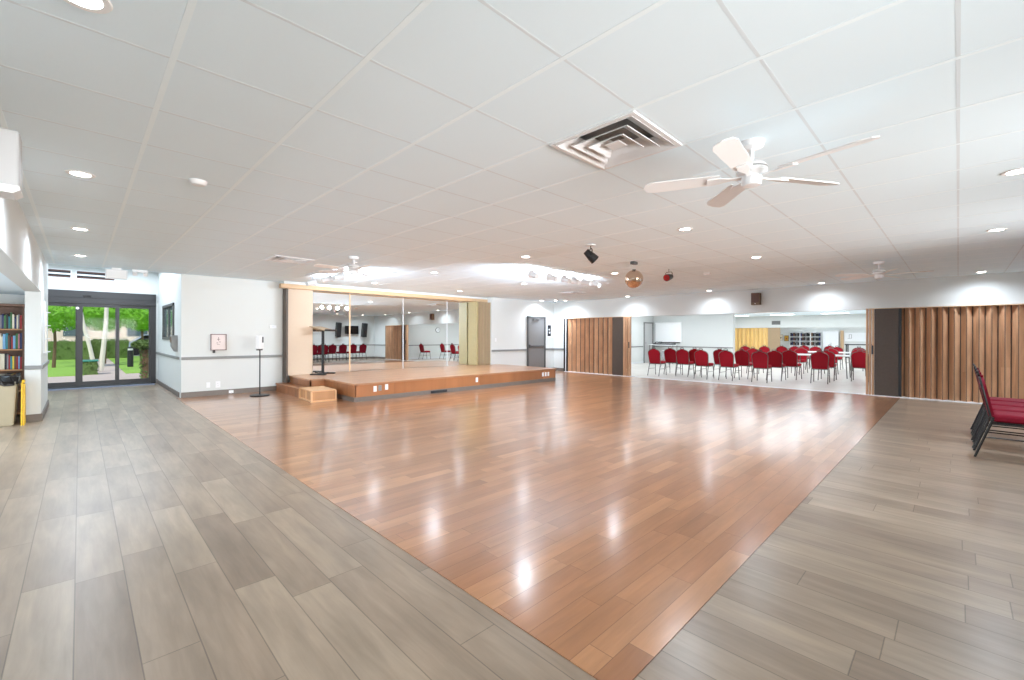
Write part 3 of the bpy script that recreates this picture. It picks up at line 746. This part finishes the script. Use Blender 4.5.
pleat('Y', 8.44, 10.4, 8, 31.02, .1, .02, 1.89).build('pleats', ['yellowpart', 'tan'], yp)
B(30.98, 31.1, 7.76, 8.42, .02, 1.89, bev=.01).build('end_panel', 'taupe', yp)['label'] = 'taupe stacked end of the partition'
gr = thing('return_air_grille', 'small dark grille on the white header over the yellow partition', 'grille', (31.0, 7.98, 2.2))
B(-.015, 0, -.24, .24, -.12, .12).build('frame', 'rail', gr)
for i in range(5): B(-.022, -.015, -.22, .22, -.1+.042*i, -.08+.042*i).build('slat', 'greyframe', gr)
# library wall
lb_ = ['left', 'middle', 'right']
for k in range(3):
    y0 = 8.33 - .62*k
    t = thing('library_shelf', 'white library shelf at the far end, %s unit' % lb_[k], 'bookcase', (35.7, y0-.3, .002), 0, 'white library shelves at the far end')
    MB().box(0, .3, -.3, -.28, 0, 1.66).box(0, .3, .28, .3, 0, 1.66).build('side_panel', 'white', t)
    B(.28, .3, -.28, .28, 0, 1.66).build('back_panel', 'white', t)
    for z in (.1, .42, .74, 1.06, 1.36, 1.64): B(0, .28, -.28, .28, z-.02, z).build('shelf', 'white', t)
    for z, zn in ((.74, 'lower'), (1.06, 'middle'), (1.36, 'upper')):
        for j in range(6):
            col = ('black', 'navy', 'brown', 'black', 'grey', 'black')[(j+k) % 6]
            o = bpy.data.objects.new('library_book', book_mesh(col)); COL.objects.link(o)
            o.rotation_euler = (0, 0, -pi/2); o.location = (35.72, y0-.3+.24-.088*j, z+.002); o.scale = (.07, .22, random.uniform(.18, .24))
            tag(o, '%s book, %s from left, %s row of the %s library shelf' % (col, ORD[j], zn, lb_[k]), 'book', 'dark books on the white library shelves')
cb_ = thing('tall_cabinet', 'tall pale grey cabinet right of the library shelves', 'cabinet', (35.66, 5.95, .002))
B(0, .3, -.42, .42, 0, 1.7, bev=.005).build('body', 'offwhite', cb_)
for s in (-1, 1):
    dd = B(-.015, 0, s*.205-.2, s*.205+.2, .05, 1.66).build('door', 'offwhite', cb_)
    MB().box(-.03, -.015, s*.03-.006, s*.03+.006, .8, .95).build('handle', 'rail', dd)
struct('trim_post', B(35.85, 36.0, 5.3, 5.46, .002, 1.75), 'tan')
wb = thing('whiteboard', 'wide white board on the far wall right of the cabinet', 'board', (36.0, 4.5, 1.05))
B(-.03, 0, -.75, .75, 0, .55, bev=.004).build('surface', 'white', wb)
MB().box(-.035, 0, -.77, .77, -.02, 0).box(-.035, 0, -.77, .77, .55, .57).box(-.035, 0, -.77, -.75, 0, .55).box(-.035, 0, .75, .77, 0, .55).build('frame', 'offwhite', wb)
MB().box(-.045, -.03, .38, .6, .18, .2).box(-.045, -.03, .38, .4, .2, .42).box(-.045, -.03, .5, .52, .2, .42).box(-.045, -.03, .38, .52, .42, .44).build('drawn_outline', 'rail', wb)
for (yy, zz, cc, lb) in ((8.95, 1.28, 'bk_cream', 'small cream picture with dark spot beside the library shelves'), (8.6, 1.22, 'bk_ochre', 'small orange picture next to the library shelves')):
    t = thing('small_picture', lb, 'picture', (36.0, yy, zz), 0, 'little pictures on the far wall')
    B(-.03, 0, -.14, .14, -.2, .2, bev=.004).build('frame', 'shelfwood', t)
    B(-.035, -.03, -.12, .12, -.18, .18).build('print', cc, t)
    MB().cyl((-.037, .0, -.03), (-.034, .0, -.03), .05).build('motif', 'black' if cc == 'bk_cream' else 'bk_red', t)
dt = thing('dark_table', 'dark low table in front of the white board at far right', 'table', (34.6, 4.2, .002))
B(-.35, .35, -.8, .8, .82, .88, bev=.01).build('tabletop', 'black', dt)
for sx in (-1, 1):
    for sy in (-1, 1): B(sx*.3-.03, sx*.3+.03, sy*.72-.03, sy*.72+.03, 0, .82).build('leg', 'black', dt)
ck = thing('wall_clock', 'round white wall clock with dark rim, seen only in the stage mirror', 'clock', (15.9, .2, 1.75))
MB().cyl((0, 0, 0), (0, .04, 0), .16, n=32).build('rim', 'greyframe', ck)
MB().cyl((0, .04, 0), (0, .045, 0), .14, n=32).build('face', 'white', ck)
MB().box(-.005, .005, .045, .05, 0, .1).box(0, .07, .045, .05, -.005, .005).build('hands', 'black', ck)
# television and speakers on the rear wall (seen in the mirror)
tv = thing('television', 'black flat television on the rear wall, seen only in the stage mirror', 'television', (11.6, -2.6, 1.5))
B(-.42, .42, .08, .12, 0, .5, bev=.006).build('bezel', 'black', tv)
B(-.4, .4, .12, .124, .02, .48).build('screen', 'tvblack', tv)
B(-.1, .1, 0, .08, .15, .35).build('bracket', 'black', tv)
for xx, nm in ((10.75, 'left'), (12.35, 'right')):
    t = thing('hanging_speaker', 'tall black speaker %s of the television, seen only in the mirror' % nm, 'speaker', (xx, -2.6, 1.4))
    Rr = Matrix.Translation((0, .2, .35)) @ Matrix.Rotation(radians(-10), 4, 'X')
    B(-.13, .13, -.13, .13, -.42, .42, bev=.01, rot=Rr).build('cabinet', 'black', t)
    B(-.05, .05, 0, .1, .2, .5).build('bracket', 'black', t)

# ------------------------------------------------------------------ ceiling things
def downlight(x, y, label, z=H, first=[None]):
    if first[0] is None:
        t = thing('recessed_light', label, 'light', (x, y, z), 0, 'recessed ceiling lights')
        MB().lathe([(.062, .0), (.062, -.006), (.086, -.006), (.09, 0)], 28).build('trim', 'white', t)
        MB().lathe([(0, -.012), (.03, -.0105), (.063, -.004)], 24).build('lens', 'lens', t)
        first[0] = t
    else: t = dup(first[0], (x, y, z), 0, label)
    return t
DL = []
AISLE = ['nearest the camera', 'second from the camera', 'third from the camera', 'fourth, nearest the entry']
for y, n in zip((2.33, 4.92, 7.5, 10.05), AISLE): DL.append((0.0, y, 'recessed ceiling light over the left aisle, ' + n))
COLN = {5.15: ('near the large square vent', 'row of ceiling lights nearest the camera'), 7.78: ('', 'middle row of ceiling lights'), 12.62: ('', 'row of ceiling lights along the white header')}
YN = {-.32: 'rightmost', 2.29: 'second from right', 4.92: 'third from right', 7.5: 'fourth from right', 10.05: 'leftmost'}
for X, (_, rn) in COLN.items():
    for y, yn in YN.items(): DL.append((X, y, 'recessed light, %s in the %s' % (yn, rn)))
DL.append((10.3, -1.5, 'recessed ceiling light over the hidden rear corner, left one seen in the mirror'))  # this light and the next are added to brighten the mirrored rear corner
DL.append((11.9, -1.7, 'recessed ceiling light over the hidden rear corner, right one seen in the mirror'))
DL.append((12.05, 10.7, 'bright recessed light in the ceiling corner before the grey door'))
DL.append((12.3, 10.25, 'recessed light in the ceiling corner, beside the bright one'))
PW_DOWN = 10.5
LK = 1.0
LC = (.855, .98, 1.135)
def lamp(kind, name, loc, power, parent=None, **k):
    l = bpy.data.lights.new(name, kind); l.energy = power*LK; l.color = LC
    for a, v in k.items(): setattr(l, a, v)
    o = bpy.data.objects.new(name, l); COL.objects.link(o); o.location = loc
    return o
for x, y, lb in DL:
    t = downlight(x, y, lb)
    o = lamp('SPOT', 'recessed_bulb', (0, 0, -.03), PW_DOWN*(1.6 if x > 12.5 else 8 if y < -1 else 4), spot_size=radians(165), spot_blend=1.0, shadow_soft_size=.06); o.parent = t
# ceiling diffusers
def diffuser(x, y, s, label):
    t = thing('ceiling_vent', label, 'vent', (x, y, H), 0, 'square ceiling air diffusers')
    h = s/2
    f = MB().box(-h, h, -h, -h+.03, -.012, 0, bev=.003).box(-h, h, h-.03, h, -.012, 0, bev=.003).box(-h, -h+.03, -h+.03, h-.03, -.012, 0, bev=.003).box(h-.03, h, -h+.03, h-.03, -.012, 0, bev=.003)
    f.build('frame', 'offwhite', t)
    MB().box(-h+.03, h-.03, -h+.03, h-.03, .075, .08).build('backing', 'rail', t)
    w_ = h-.012
    MB().box(-w_, w_, -w_, -w_+.01, 0, .08).box(-w_, w_, w_-.01, w_, 0, .08).box(-w_, -w_+.01, -w_, w_, 0, .08).box(w_-.01, w_, -w_, w_, 0, .08).build('duct', 'offwhite', t)
    for k, (ro, ri) in enumerate(((.9, .52), (.66, .32), (.42, .12))):
        q = MB(); V = q.bm.verts.new; a, b = h*ro, h*ri
        z1, z2 = .05 - .006*k, -.008 - .004*k
        out = [V((sx*a, sy*a, z2)) for sx, sy in ((-1, -1), (1, -1), (1, 1), (-1, 1))]; inn = [V((sx*b*1.1, sy*b*1.1, z1)) for sx, sy in ((-1, -1), (1, -1), (1, 1), (-1, 1))]
        up = [V((sx*a, sy*a, z2-.006)) for sx, sy in ((-1, -1), (1, -1), (1, 1), (-1, 1))]
        for i in range(4):
            j = (i+1) % 4
            q.bm.faces.new((out[i], out[j], inn[j], inn[i])); q.bm.faces.new((out[i], out[j], up[j], up[i])); q.bm.faces.new((up[i], up[j], inn[j], inn[i]))
        q.build('vane', 'offwhite', t)
    B(-h*.17, h*.17, -h*.17, h*.17, -.012, -.004, bev=.002).build('centre_plate', 'offwhite', t)
    return t
diffuser(2.545, 1.603, .625, 'large square louvred ceiling vent nearest the camera')
diffuser(2.545, 8.0, .62, 'square ceiling vent in front of the wall left of the stage')
diffuser(10.4, 8.05, .55, 'small looking ceiling vent above the right end of the stage')
# smoke detectors
def detector(x, y, label):
    t = thing('smoke_detector', label, 'detector', (x, y, H), 0, 'smoke detectors')
    MB().lathe([(0, -.035), (.045, -.035), (.06, -.02), (.065, 0)], 24).build('body', 'offwhite', t)
    return t
detector(.7, 4.45, 'round white smoke detector on the ceiling over the left aisle')
detector(9.06, 3.57, 'round white smoke detector right of the red spotlight')
# fans
def make_fan(label, x, y, ang):
    t = thing('ceiling_fan', label, 'fan', (x, y, H), ang, 'white five blade ceiling fans')
    MB().lathe([(.0, -.05), (.03, -.05), (.07, -.035), (.078, 0)], 24).build('canopy', 'white', t)
    MB().cyl((0, 0, -.13), (0, 0, -.04), .014).build('downrod', 'white', t)
    MB().lathe([(0, -.125), (.05, -.13), (.075, -.145), (.092, -.165), (.092, -.2), (.075, -.215), (.06, -.222), (.06, -.27), (.052, -.285), (0, -.29)], 32).build('motor', 'white', t)
    MB().lathe([(.093, -.172), (.095, -.176), (.093, -.18)], 32).build('motor_band', 'rail', t)
    for k in range(5):
        a = k*2*pi/5
        Rm = Matrix.Rotation(a, 4, 'Z') @ Matrix.Translation((0, 0, -.225)) @ Matrix.Rotation(radians(12), 4, 'X')
        poly = [(.19, -.05), (.24, -.058), (.62, -.068), (.67, -.05), (.685, 0), (.67, .05), (.62, .068), (.24, .058), (.19, .05)]
        bl = MB().prism(poly, .007, lambda u, v, w: Rm @ Vector((u, v, w))).build('blade', 'white', t)
        R2 = Matrix.Rotation(a, 4, 'Z')
        MB().prism([(.05, -.02), (.12, -.012), (.2, -.035), (.27, -.03), (.27, .03), (.2, .035), (.12, .012), (.05, .02)], .008, lambda u, v, w: Rm @ Vector((u, v, w-.009))).build('blade_bracket', 'white', bl)
    return t
fan = make_fan('white ceiling fan nearest the camera, right of the large vent', 3.16, .96, radians(-31))
dup(fan, (3.2, 6.95, H), radians(-26), 'white ceiling fan above the left end of the stage')
dup(fan, (9.72, .95, H), radians(-15), 'white ceiling fan at right above the brown partition')
# mirror ball
mb_ = thing('mirror_ball', 'copper toned mirror ball hanging over the dance floor', 'ball', (6.8, 3.92, H))
MB().box(-.06, .06, -.04, .04, -.05, 0, bev=.006).build('motor', 'greyframe', mb_)
MB().cyl((0, 0, -.15), (0, 0, -.05), .003, n=6).build('cord', 'offwhite', mb_)
q = MB(); bmesh.ops.create_uvsphere(q.bm, u_segments=40, v_segments=22, radius=.155)
for f_ in q.bm.faces:
    f_.smooth = False
for v_ in q.bm.verts: v_.co.z -= .30
q.build('ball', 'ball', mb_, sharp=1)
MB().cyl((0, 0, -.15), (0, 0, -.135), .03, n=12).build('cap', 'greyframe', mb_)
# black stage spotlights
def spot(label, x, y, rz, gel, plate, tilt):
    t = thing('spotlight', label, 'spotlight', (x, y, H), rz, 'black par spotlights')
    if plate: MB().lathe([(0, -.02), (.08, -.02), (.09, 0)], 20).build('ceiling_plate', 'offwhite', t)
    MB().tube([(0, -.085, -.2), (0, -.085, -.1), (0, -.06, -.075), (0, .06, -.075), (0, .085, -.1), (0, .085, -.2)], .008, 6).build('yoke', 'black', t)
    MB().cyl((0, 0, -.0), (0, 0, -.08), .008, n=8).build('stem', 'black', t)
    c = Vector((0, 0, -.195)); w = Vector((cos(tilt), 0, -sin(tilt)))
    MB().cyl(c-w*.12, c+w*.01, .055, .075, n=24).cyl(c+w*.01, c+w*.11, .078, .086, n=24).build('can', 'black', t)
    MB().cyl(c+w*.111, c+w*.117, .074, n=24).build('lens', gel, t)
    t.scale = (.8, .8, .8)
    return t
spot('black spotlight on the ceiling left of the mirror ball', 5.12, 3.63, radians(-38), 'black', True, radians(42))
spot('black spotlight with red lens right of the mirror ball', 8.02, 3.88, radians(178), 'redglass', False, radians(12))
# track lights
def track(label, pts, heads, aim, power):
    """pts: two ends of the rail; heads: positions along it; aim: direction of the beams"""
    a, b = Vector(pts[0]), Vector(pts[1]); d = (b-a).normalized(); n = Vector((-d.y, d.x, 0))
    mid = (a+b)/2
    t = thing('track_light', label, 'track light', (mid.x, mid.y, H), 0, 'white ceiling track lights')
    L = (b-a).length/2; ang = math.atan2(d.y, d.x); Rz = Matrix.Rotation(ang, 4, 'Z')
    B(-L, L, -.018, .018, -.022, 0, rot=Rz).build('rail', 'offwhite', t)
    for k, h in enumerate(heads):
        p = d*(h-L)
        w = Vector(aim[k % len(aim)]).normalized()
        hz = -.19
        hd = MB().cyl(p+Vector((0, 0, -.16)), p+Vector((0, 0, -.02)), .007, n=8)
        c0 = p+Vector((0, 0, hz))
        hd.cyl(c0-w*.11, c0+w*.02, .045, .052, n=20).cyl(c0+w*.02, c0+w*.08, .055, .075, n=20)
        ho = hd.build('spot_head', 'offwhite', t)
        MB().cyl(c0+w*.0805, c0+w*.083, .062, n=20).build('bulb', 'bulb', ho)
        o = lamp('SPOT', 'track_bulb', c0+w*.1, power, spot_size=radians(160), spot_blend=1, shadow_soft_size=.05); o.data.color = (.78, .97, 1.16)
        o.rotation_euler = w.to_track_quat('-Z', 'Y').to_euler(); o.parent = t
    return t
track('white track light with six heads over the dance floor before the stage', [(5.6, 5.36, 0), (8.35, 5.36, 0)], [.22, .72, 1.15, 1.45, 1.8, 2.15], [(.15, 1, .35), (-.1, 1, .3), (.2, 1, .4)], 140)
track('white track light running toward the left end of the stage', [(3.45, 7.4, 0), (3.45, 9.8, 0)], [.75, 1.25, 2.1], [(1, .25, .3), (1, -.2, .35)], 115)
# fluorescent troffers of the far room
def troffer(x, y, label, rz=0, first=[None]):
    if first[0] is None:
        t = thing('fluorescent_light', label, 'light', (x, y, H), rz, 'fluorescent panels in the far room')
        MB().box(-.62, .62, -.31, -.29, -.02, 0).box(-.62, .62, .29, .31, -.02, 0).box(-.62, -.6, -.29, .29, -.02, 0).box(.6, .62, -.29, .29, -.02, 0).build('frame', 'white', t)
        B(-.6, .6, -.29, .29, -.012, -.004).build('diffuser', 'strip', t)
        first[0] = t
    else: t = dup(first[0], (x, y, H), rz, label)
    o = lamp('AREA', 'fluorescent_tube', (0, 0, -.03), 10, shape='RECTANGLE', size=1.2, size_y=.55); o.parent = t
    return t
TN = ['front row', 'second row', 'third row', 'fourth row', 'back row']
for i, x in enumerate((15.5, 19.0, 22.5, 26.0, 29.2)):
    for y, yn in ((1.9, 'right'), (4.7, 'centre right'), (7.2, 'centre left'), (9.6, 'left')):
        if x > 20 and x < 21.8: continue
        troffer(x, y, 'white fluorescent panel in the far room ceiling, %s, %s' % (TN[i], yn), pi/2)
for y in (2.6, 4.5, 6.2, 7.6): troffer(33.6, y, 'white fluorescent panel before the library shelves, %s' % {2.6: 'far right', 4.5: 'right', 6.2: 'centre', 7.6: 'left'}[y], pi/2)
# lamps without fixtures, added to brighten the entry and the alcove
lamp('AREA', 'entry_lamp', (.3, 13.6, 3.0), 70, shape='RECTANGLE', size=2.2, size_y=3.2)
lamp('AREA', 'alcove_lamp', (-1.8, 7.5, 1.97), 25, size=.8)

# ------------------------------------------------------------------ outside
struct('ground_path', MB().box(-12, 14, 15.62, 20.4, -.2, -.03).box(.1, 1.15, 20.4, 34, -.2, -.03), 'concrete')
tag(B(-14, .1, 20.4, 36, -.2, -.01).build('lawn', 'lawn'), 'short green lawn left of the path outside', 'lawn', kind='stuff')
tag(B(1.15, 14, 20.4, 36, -.2, -.01).build('lawn', 'lawn'), 'short green lawn right of the path outside', 'lawn', kind='stuff')
struct('ground_road', B(-30, 40, 36, 60, -.2, -.02), 'asphalt')
def leafy(mb, c, rad, n, size, seed, box=False):
    rnd = random.Random(seed)
    for i in range(n):
        if box: p = Vector((rnd.uniform(-1, 1)*rad[0], rnd.uniform(-1, 1)*rad[1], rnd.uniform(-1, 1)*rad[2]))
        else:
            v = Vector((rnd.gauss(0, 1), rnd.gauss(0, 1), rnd.gauss(0, 1))).normalized()*(rnd.uniform(.8, 1.05))
            p = Vector((v.x*rad[0], v.y*rad[1], v.z*rad[2]))
        nrm = (Vector((rnd.uniform(-1, 1), rnd.uniform(-1, 1), rnd.uniform(-.2, 1)))).normalized()
        q = nrm.to_track_quat('Z', 'Y').to_matrix(); s = size*rnd.uniform(.6, 1.3); a = rnd.uniform(0, 6.28)
        e = q @ Vector((cos(a), sin(a), 0)); g = q @ Vector((-sin(a), cos(a), 0)); P = Vector(c)+p
        vs = [mb.bm.verts.new(P+k) for k in (e*s, g*s*.5, -e*s, -g*s*.5)]
        f = mb.bm.faces.new(vs); f.material_index = mb.slot
def blob(mb, c, rad, seed, sub=3, amp=.12):
    rnd = random.Random(seed); r = bmesh.ops.create_icosphere(mb.bm, subdivisions=sub, radius=1)
    for v in r['verts']:
        k = .92 + rnd.uniform(-amp, amp); v.co = Vector((c[0]+v.co.x*rad[0]*k, c[1]+v.co.y*rad[1]*k, c[2]+v.co.z*rad[2]*k))
    for f in {f for v in r['verts'] for f in v.link_faces}: f.material_index = mb.slot
def tree(label, x, y, zc, rad, seed):
    t = thing('clipped_tree', label, 'tree', (x, y, 0), 0, 'clipped round trees outside the entry')
    q = MB(); blob(q, (0, 0, zc), [r*.93 for r in rad], seed); leafy(q, (0, 0, zc), rad, 900, .07, seed); q.build('crown', 'leaf', t)
    MB().tube([(0, 0, 0), (.04, 0, zc*.5), (0, .02, zc)], [.06, .045, .04]).build('trunk', 'bark', t)
tree('round bright green clipped tree seen through the left glass pane', -.75, 25.5, 2.05, (1.0, .9, .58), 1)
tree('round bright green clipped tree seen through the middle glass pane', .8, 27.4, 2.2, (.85, .8, .72), 2)
tree('round bright green clipped tree seen through the right glass pane', 1.95, 25.5, 2.1, (.75, .8, .62), 3)
def hedge(label, x0, x1, y, z1, seed):
    q = MB().box(x0, x1, y-.5, y+.5, -.01, z1-.05); leafy(q, ((x0+x1)/2, y, z1/2), ((x1-x0)/2, .55, z1/2), 2600, .08, seed, True)
    tag(q.build('hedge', 'leafdark'), label, 'hedge', 'clipped hedges outside')
hedge('dark clipped hedge behind the lawn, left of the white trunks', -5.5, .35, 33.5, 1.0, 5)
hedge('dark clipped hedge behind the white trunks, left of the car', .45, 2.0, 34.0, 1.05, 6)
wt = thing('white_trunk', 'pale leaning trunk on the left of the V pair', 'tree', (.4, 22.1, .35), 0, 'pair of pale leaning trunks')
MB().tube([(0, 0, -.35), (-.14, 0, .5), (-.32, .1, 1.4), (-.5, .1, 2.6)], [.07, .06, .055, .05]).build('stem', 'whitebark', wt)
wt = thing('white_trunk', 'pale leaning trunk on the right of the V pair', 'tree', (.55, 22.2, .35), 0, 'pair of pale leaning trunks')
MB().tube([(0, 0, -.35), (.07, 0, .5), (.14, .1, 1.4), (.17, .1, 2.6)], [.085, .07, .065, .055]).build('stem', 'whitebark', wt)
pb2 = thing('planter', 'leafy low planter box with a teal rim before the white trunks', 'planter', (.24, 20.9, 0))
q = MB().box(-.18, .18, -.3, .3, -.03, .4); leafy(q, (0, 0, .2), (.2, .32, .24), 500, .05, 9, True); q.build('foliage', 'leafdark', pb2)
B(-.2, .22, -.33, .33, .42, .46, bev=.01).build('rim', 'teal', pb2)
bo = thing('bollard_light', 'dark round bollard light on the lawn right of the path', 'bollard', (1.5, 24.2, 0))
MB().cyl((0, 0, 0), (0, 0, .68), .1, n=20).build('post', 'frame', bo)
MB().cyl((0, 0, .68), (0, 0, .76), .085, n=20).build('lamp', 'white', bo)
MB().lathe([(.11, .76), (.1, .8), (0, .83)], 20).build('cap', 'frame', bo)
iv = thing('ivy_stump', 'ivy covered trunk with green top near the entry glass', 'shrub', (1.52, 17.9, -.03))
q = MB().tube([(0, 0, 0), (.02, 0, .4), (0, .02, .9)], [.17, .15, .17], 14); q.slot = 1; leafy(q, (0, 0, .45), (.19, .19, .45), 420, .05, 12, True); q.build('stem', ['bark', 'leafdark'], iv)
q = MB(); blob(q, (-.05, 0, 1.05), (.3, .28, .12), 4); leafy(q, (-.05, 0, 1.05), (.34, .3, .15), 400, .05, 13); q.build('foliage', 'leafdark', iv)
# parked car
cr = thing('car', 'silver blue car parked behind the lawn', 'car', (3.9, 38.5, -.02))
body = [(-2.2, .35), (-2.15, .75), (-1.5, .88), (-.9, 1.35), (.7, 1.4), (1.5, .95), (2.15, .82), (2.2, .35)]
MB().prism(body, 1.7, lambda u, v, w: Vector((u, w-.85, v))).build('body', 'carpaint', cr)
MB().prism([(-1.35, .9), (-.85, 1.3), (.65, 1.34), (1.3, .95)], 1.72, lambda u, v, w: Vector((u, w-.86, v))).build('window', 'tvblack', cr)
for sx in (-1.35, 1.35):
    for sy in (-.8, .8): MB().cyl((sx, sy-.1, .33), (sx, sy+.1, .33), .33, n=24).build('wheel', 'rubber', cr)
# cream building wing right, and a house beyond
bd = thing('building', 'cream stucco building wing right of the entry path', 'building', (0, 0, 0))
B(3.1, 6, 29, 33, 0, 4, bev=.02).build('wall', 'cream', bd)
B(3.02, 3.1, 30.5, 31.2, .2, 2.3).build('door', 'speaker', bd)
MB().tube([(3.04, 29.2, 1.1), (2.2, 29.2, 1.1)], .03).tube([(2.2, 29.2, 1.1), (2.2, 29.2, -.02)], .03).build('handrail', 'frame', bd)
hs = thing('house', 'pale house beyond the road behind the trees', 'building', (0, 52, -.02))
B(-12, 8, 0, 6, 0, 4.2).build('wall', 'cream', hs)
MB().prism([(-.6, 0), (6.6, 0), (3, 1.6)], 20.8, lambda u, v, w: Vector((w-12.4, u, 4.2+v))).build('roof', 'asphalt', hs)
for xx in (-9, -5, -1, 3): B(xx, xx+1.4, -.06, 0, 1.2, 2.6).build('window', 'skyblue', hs)
bt = thing('branching_tree', 'bare branching tree above the lawn at left', 'tree', (-1.6, 29, 0))
q = MB().tube([(0, 0, 0), (.1, 0, 1.6), (.3, 0, 2.6), (.2, 0, 4.2)], [.14, .11, .09, .05])
rnd = random.Random(21)
for k in range(16):
    z = 2 + k*.13; a = rnd.uniform(0, 6.28); l = rnd.uniform(.9, 1.8)
    q.tube([(.2, 0, z), (.2+cos(a)*l*.5, sin(a)*l*.5, z+.25), (.2+cos(a)*l, sin(a)*l, z+rnd.uniform(.1, .7))], [.05, .035, .015], 6)
q.build('trunk', 'bark', bt)
q = MB(); leafy(q, (.2, 0, 3.5), (1.6, 1.6, .7), 500, .09, 31, True); q.build('foliage', 'leafdark', bt)

# ------------------------------------------------------------------ sky, sun
w = bpy.data.worlds.new('sky'); S.world = w; w.use_nodes = True
nt = w.node_tree; bg = nt.nodes['Background']
sk = N(nt, 'ShaderNodeTexSky', sky_type='NISHITA'); sk.sun_disc = False; sk.sun_elevation = radians(48); sk.sun_rotation = radians(150)
nt.links.new(sk.outputs[0], bg.inputs[0]); bg.inputs[1].default_value = .16
sun = bpy.data.lights.new('sun', 'SUN'); sun.energy = 2.3; sun.angle = radians(.6); sun.color = (1, .96, .88)
so = bpy.data.objects.new('sun', sun); COL.objects.link(so); so.rotation_euler = (radians(40), 0, radians(-55))

# ------------------------------------------------------------------ camera
cam = bpy.data.cameras.new('camera'); co = bpy.data.objects.new('camera', cam); COL.objects.link(co)
cam.sensor_fit = 'HORIZONTAL'; cam.sensor_width = 36; cam.lens = 439/1024*36
cam.shift_y = (335.5-340)/1024
cam.clip_start = .05; cam.clip_end = 300
fw = Vector((.7015, .7128, 0)).normalized()
rt = fw.cross(Vector((0, 0, 1))); k = .0034
rt2 = (rt + Vector((0, 0, k))).normalized(); up2 = rt2.cross(fw)
co.rotation_euler = Matrix((rt2, up2, -fw)).transposed().to_euler(); co.location = (0, 0, EYE)
S.camera = co
S.view_settings.view_transform = 'Standard'; S.view_settings.look = 'None'
S.view_settings.exposure = .42; S.view_settings.gamma = 1; S.view_settings.use_curve_mapping = False
S.cycles.use_denoising = True; S.cycles.use_adaptive_sampling = False; S.cycles.blur_glossy = .5; S.cycles.denoising_prefilter = 'ACCURATE'; S.cycles.max_bounces = 12; S.cycles.diffuse_bounces = 8; S.cycles.glossy_bounces = 6; S.cycles.transparent_max_bounces = 12
S.cycles.sample_clamp_indirect = 4
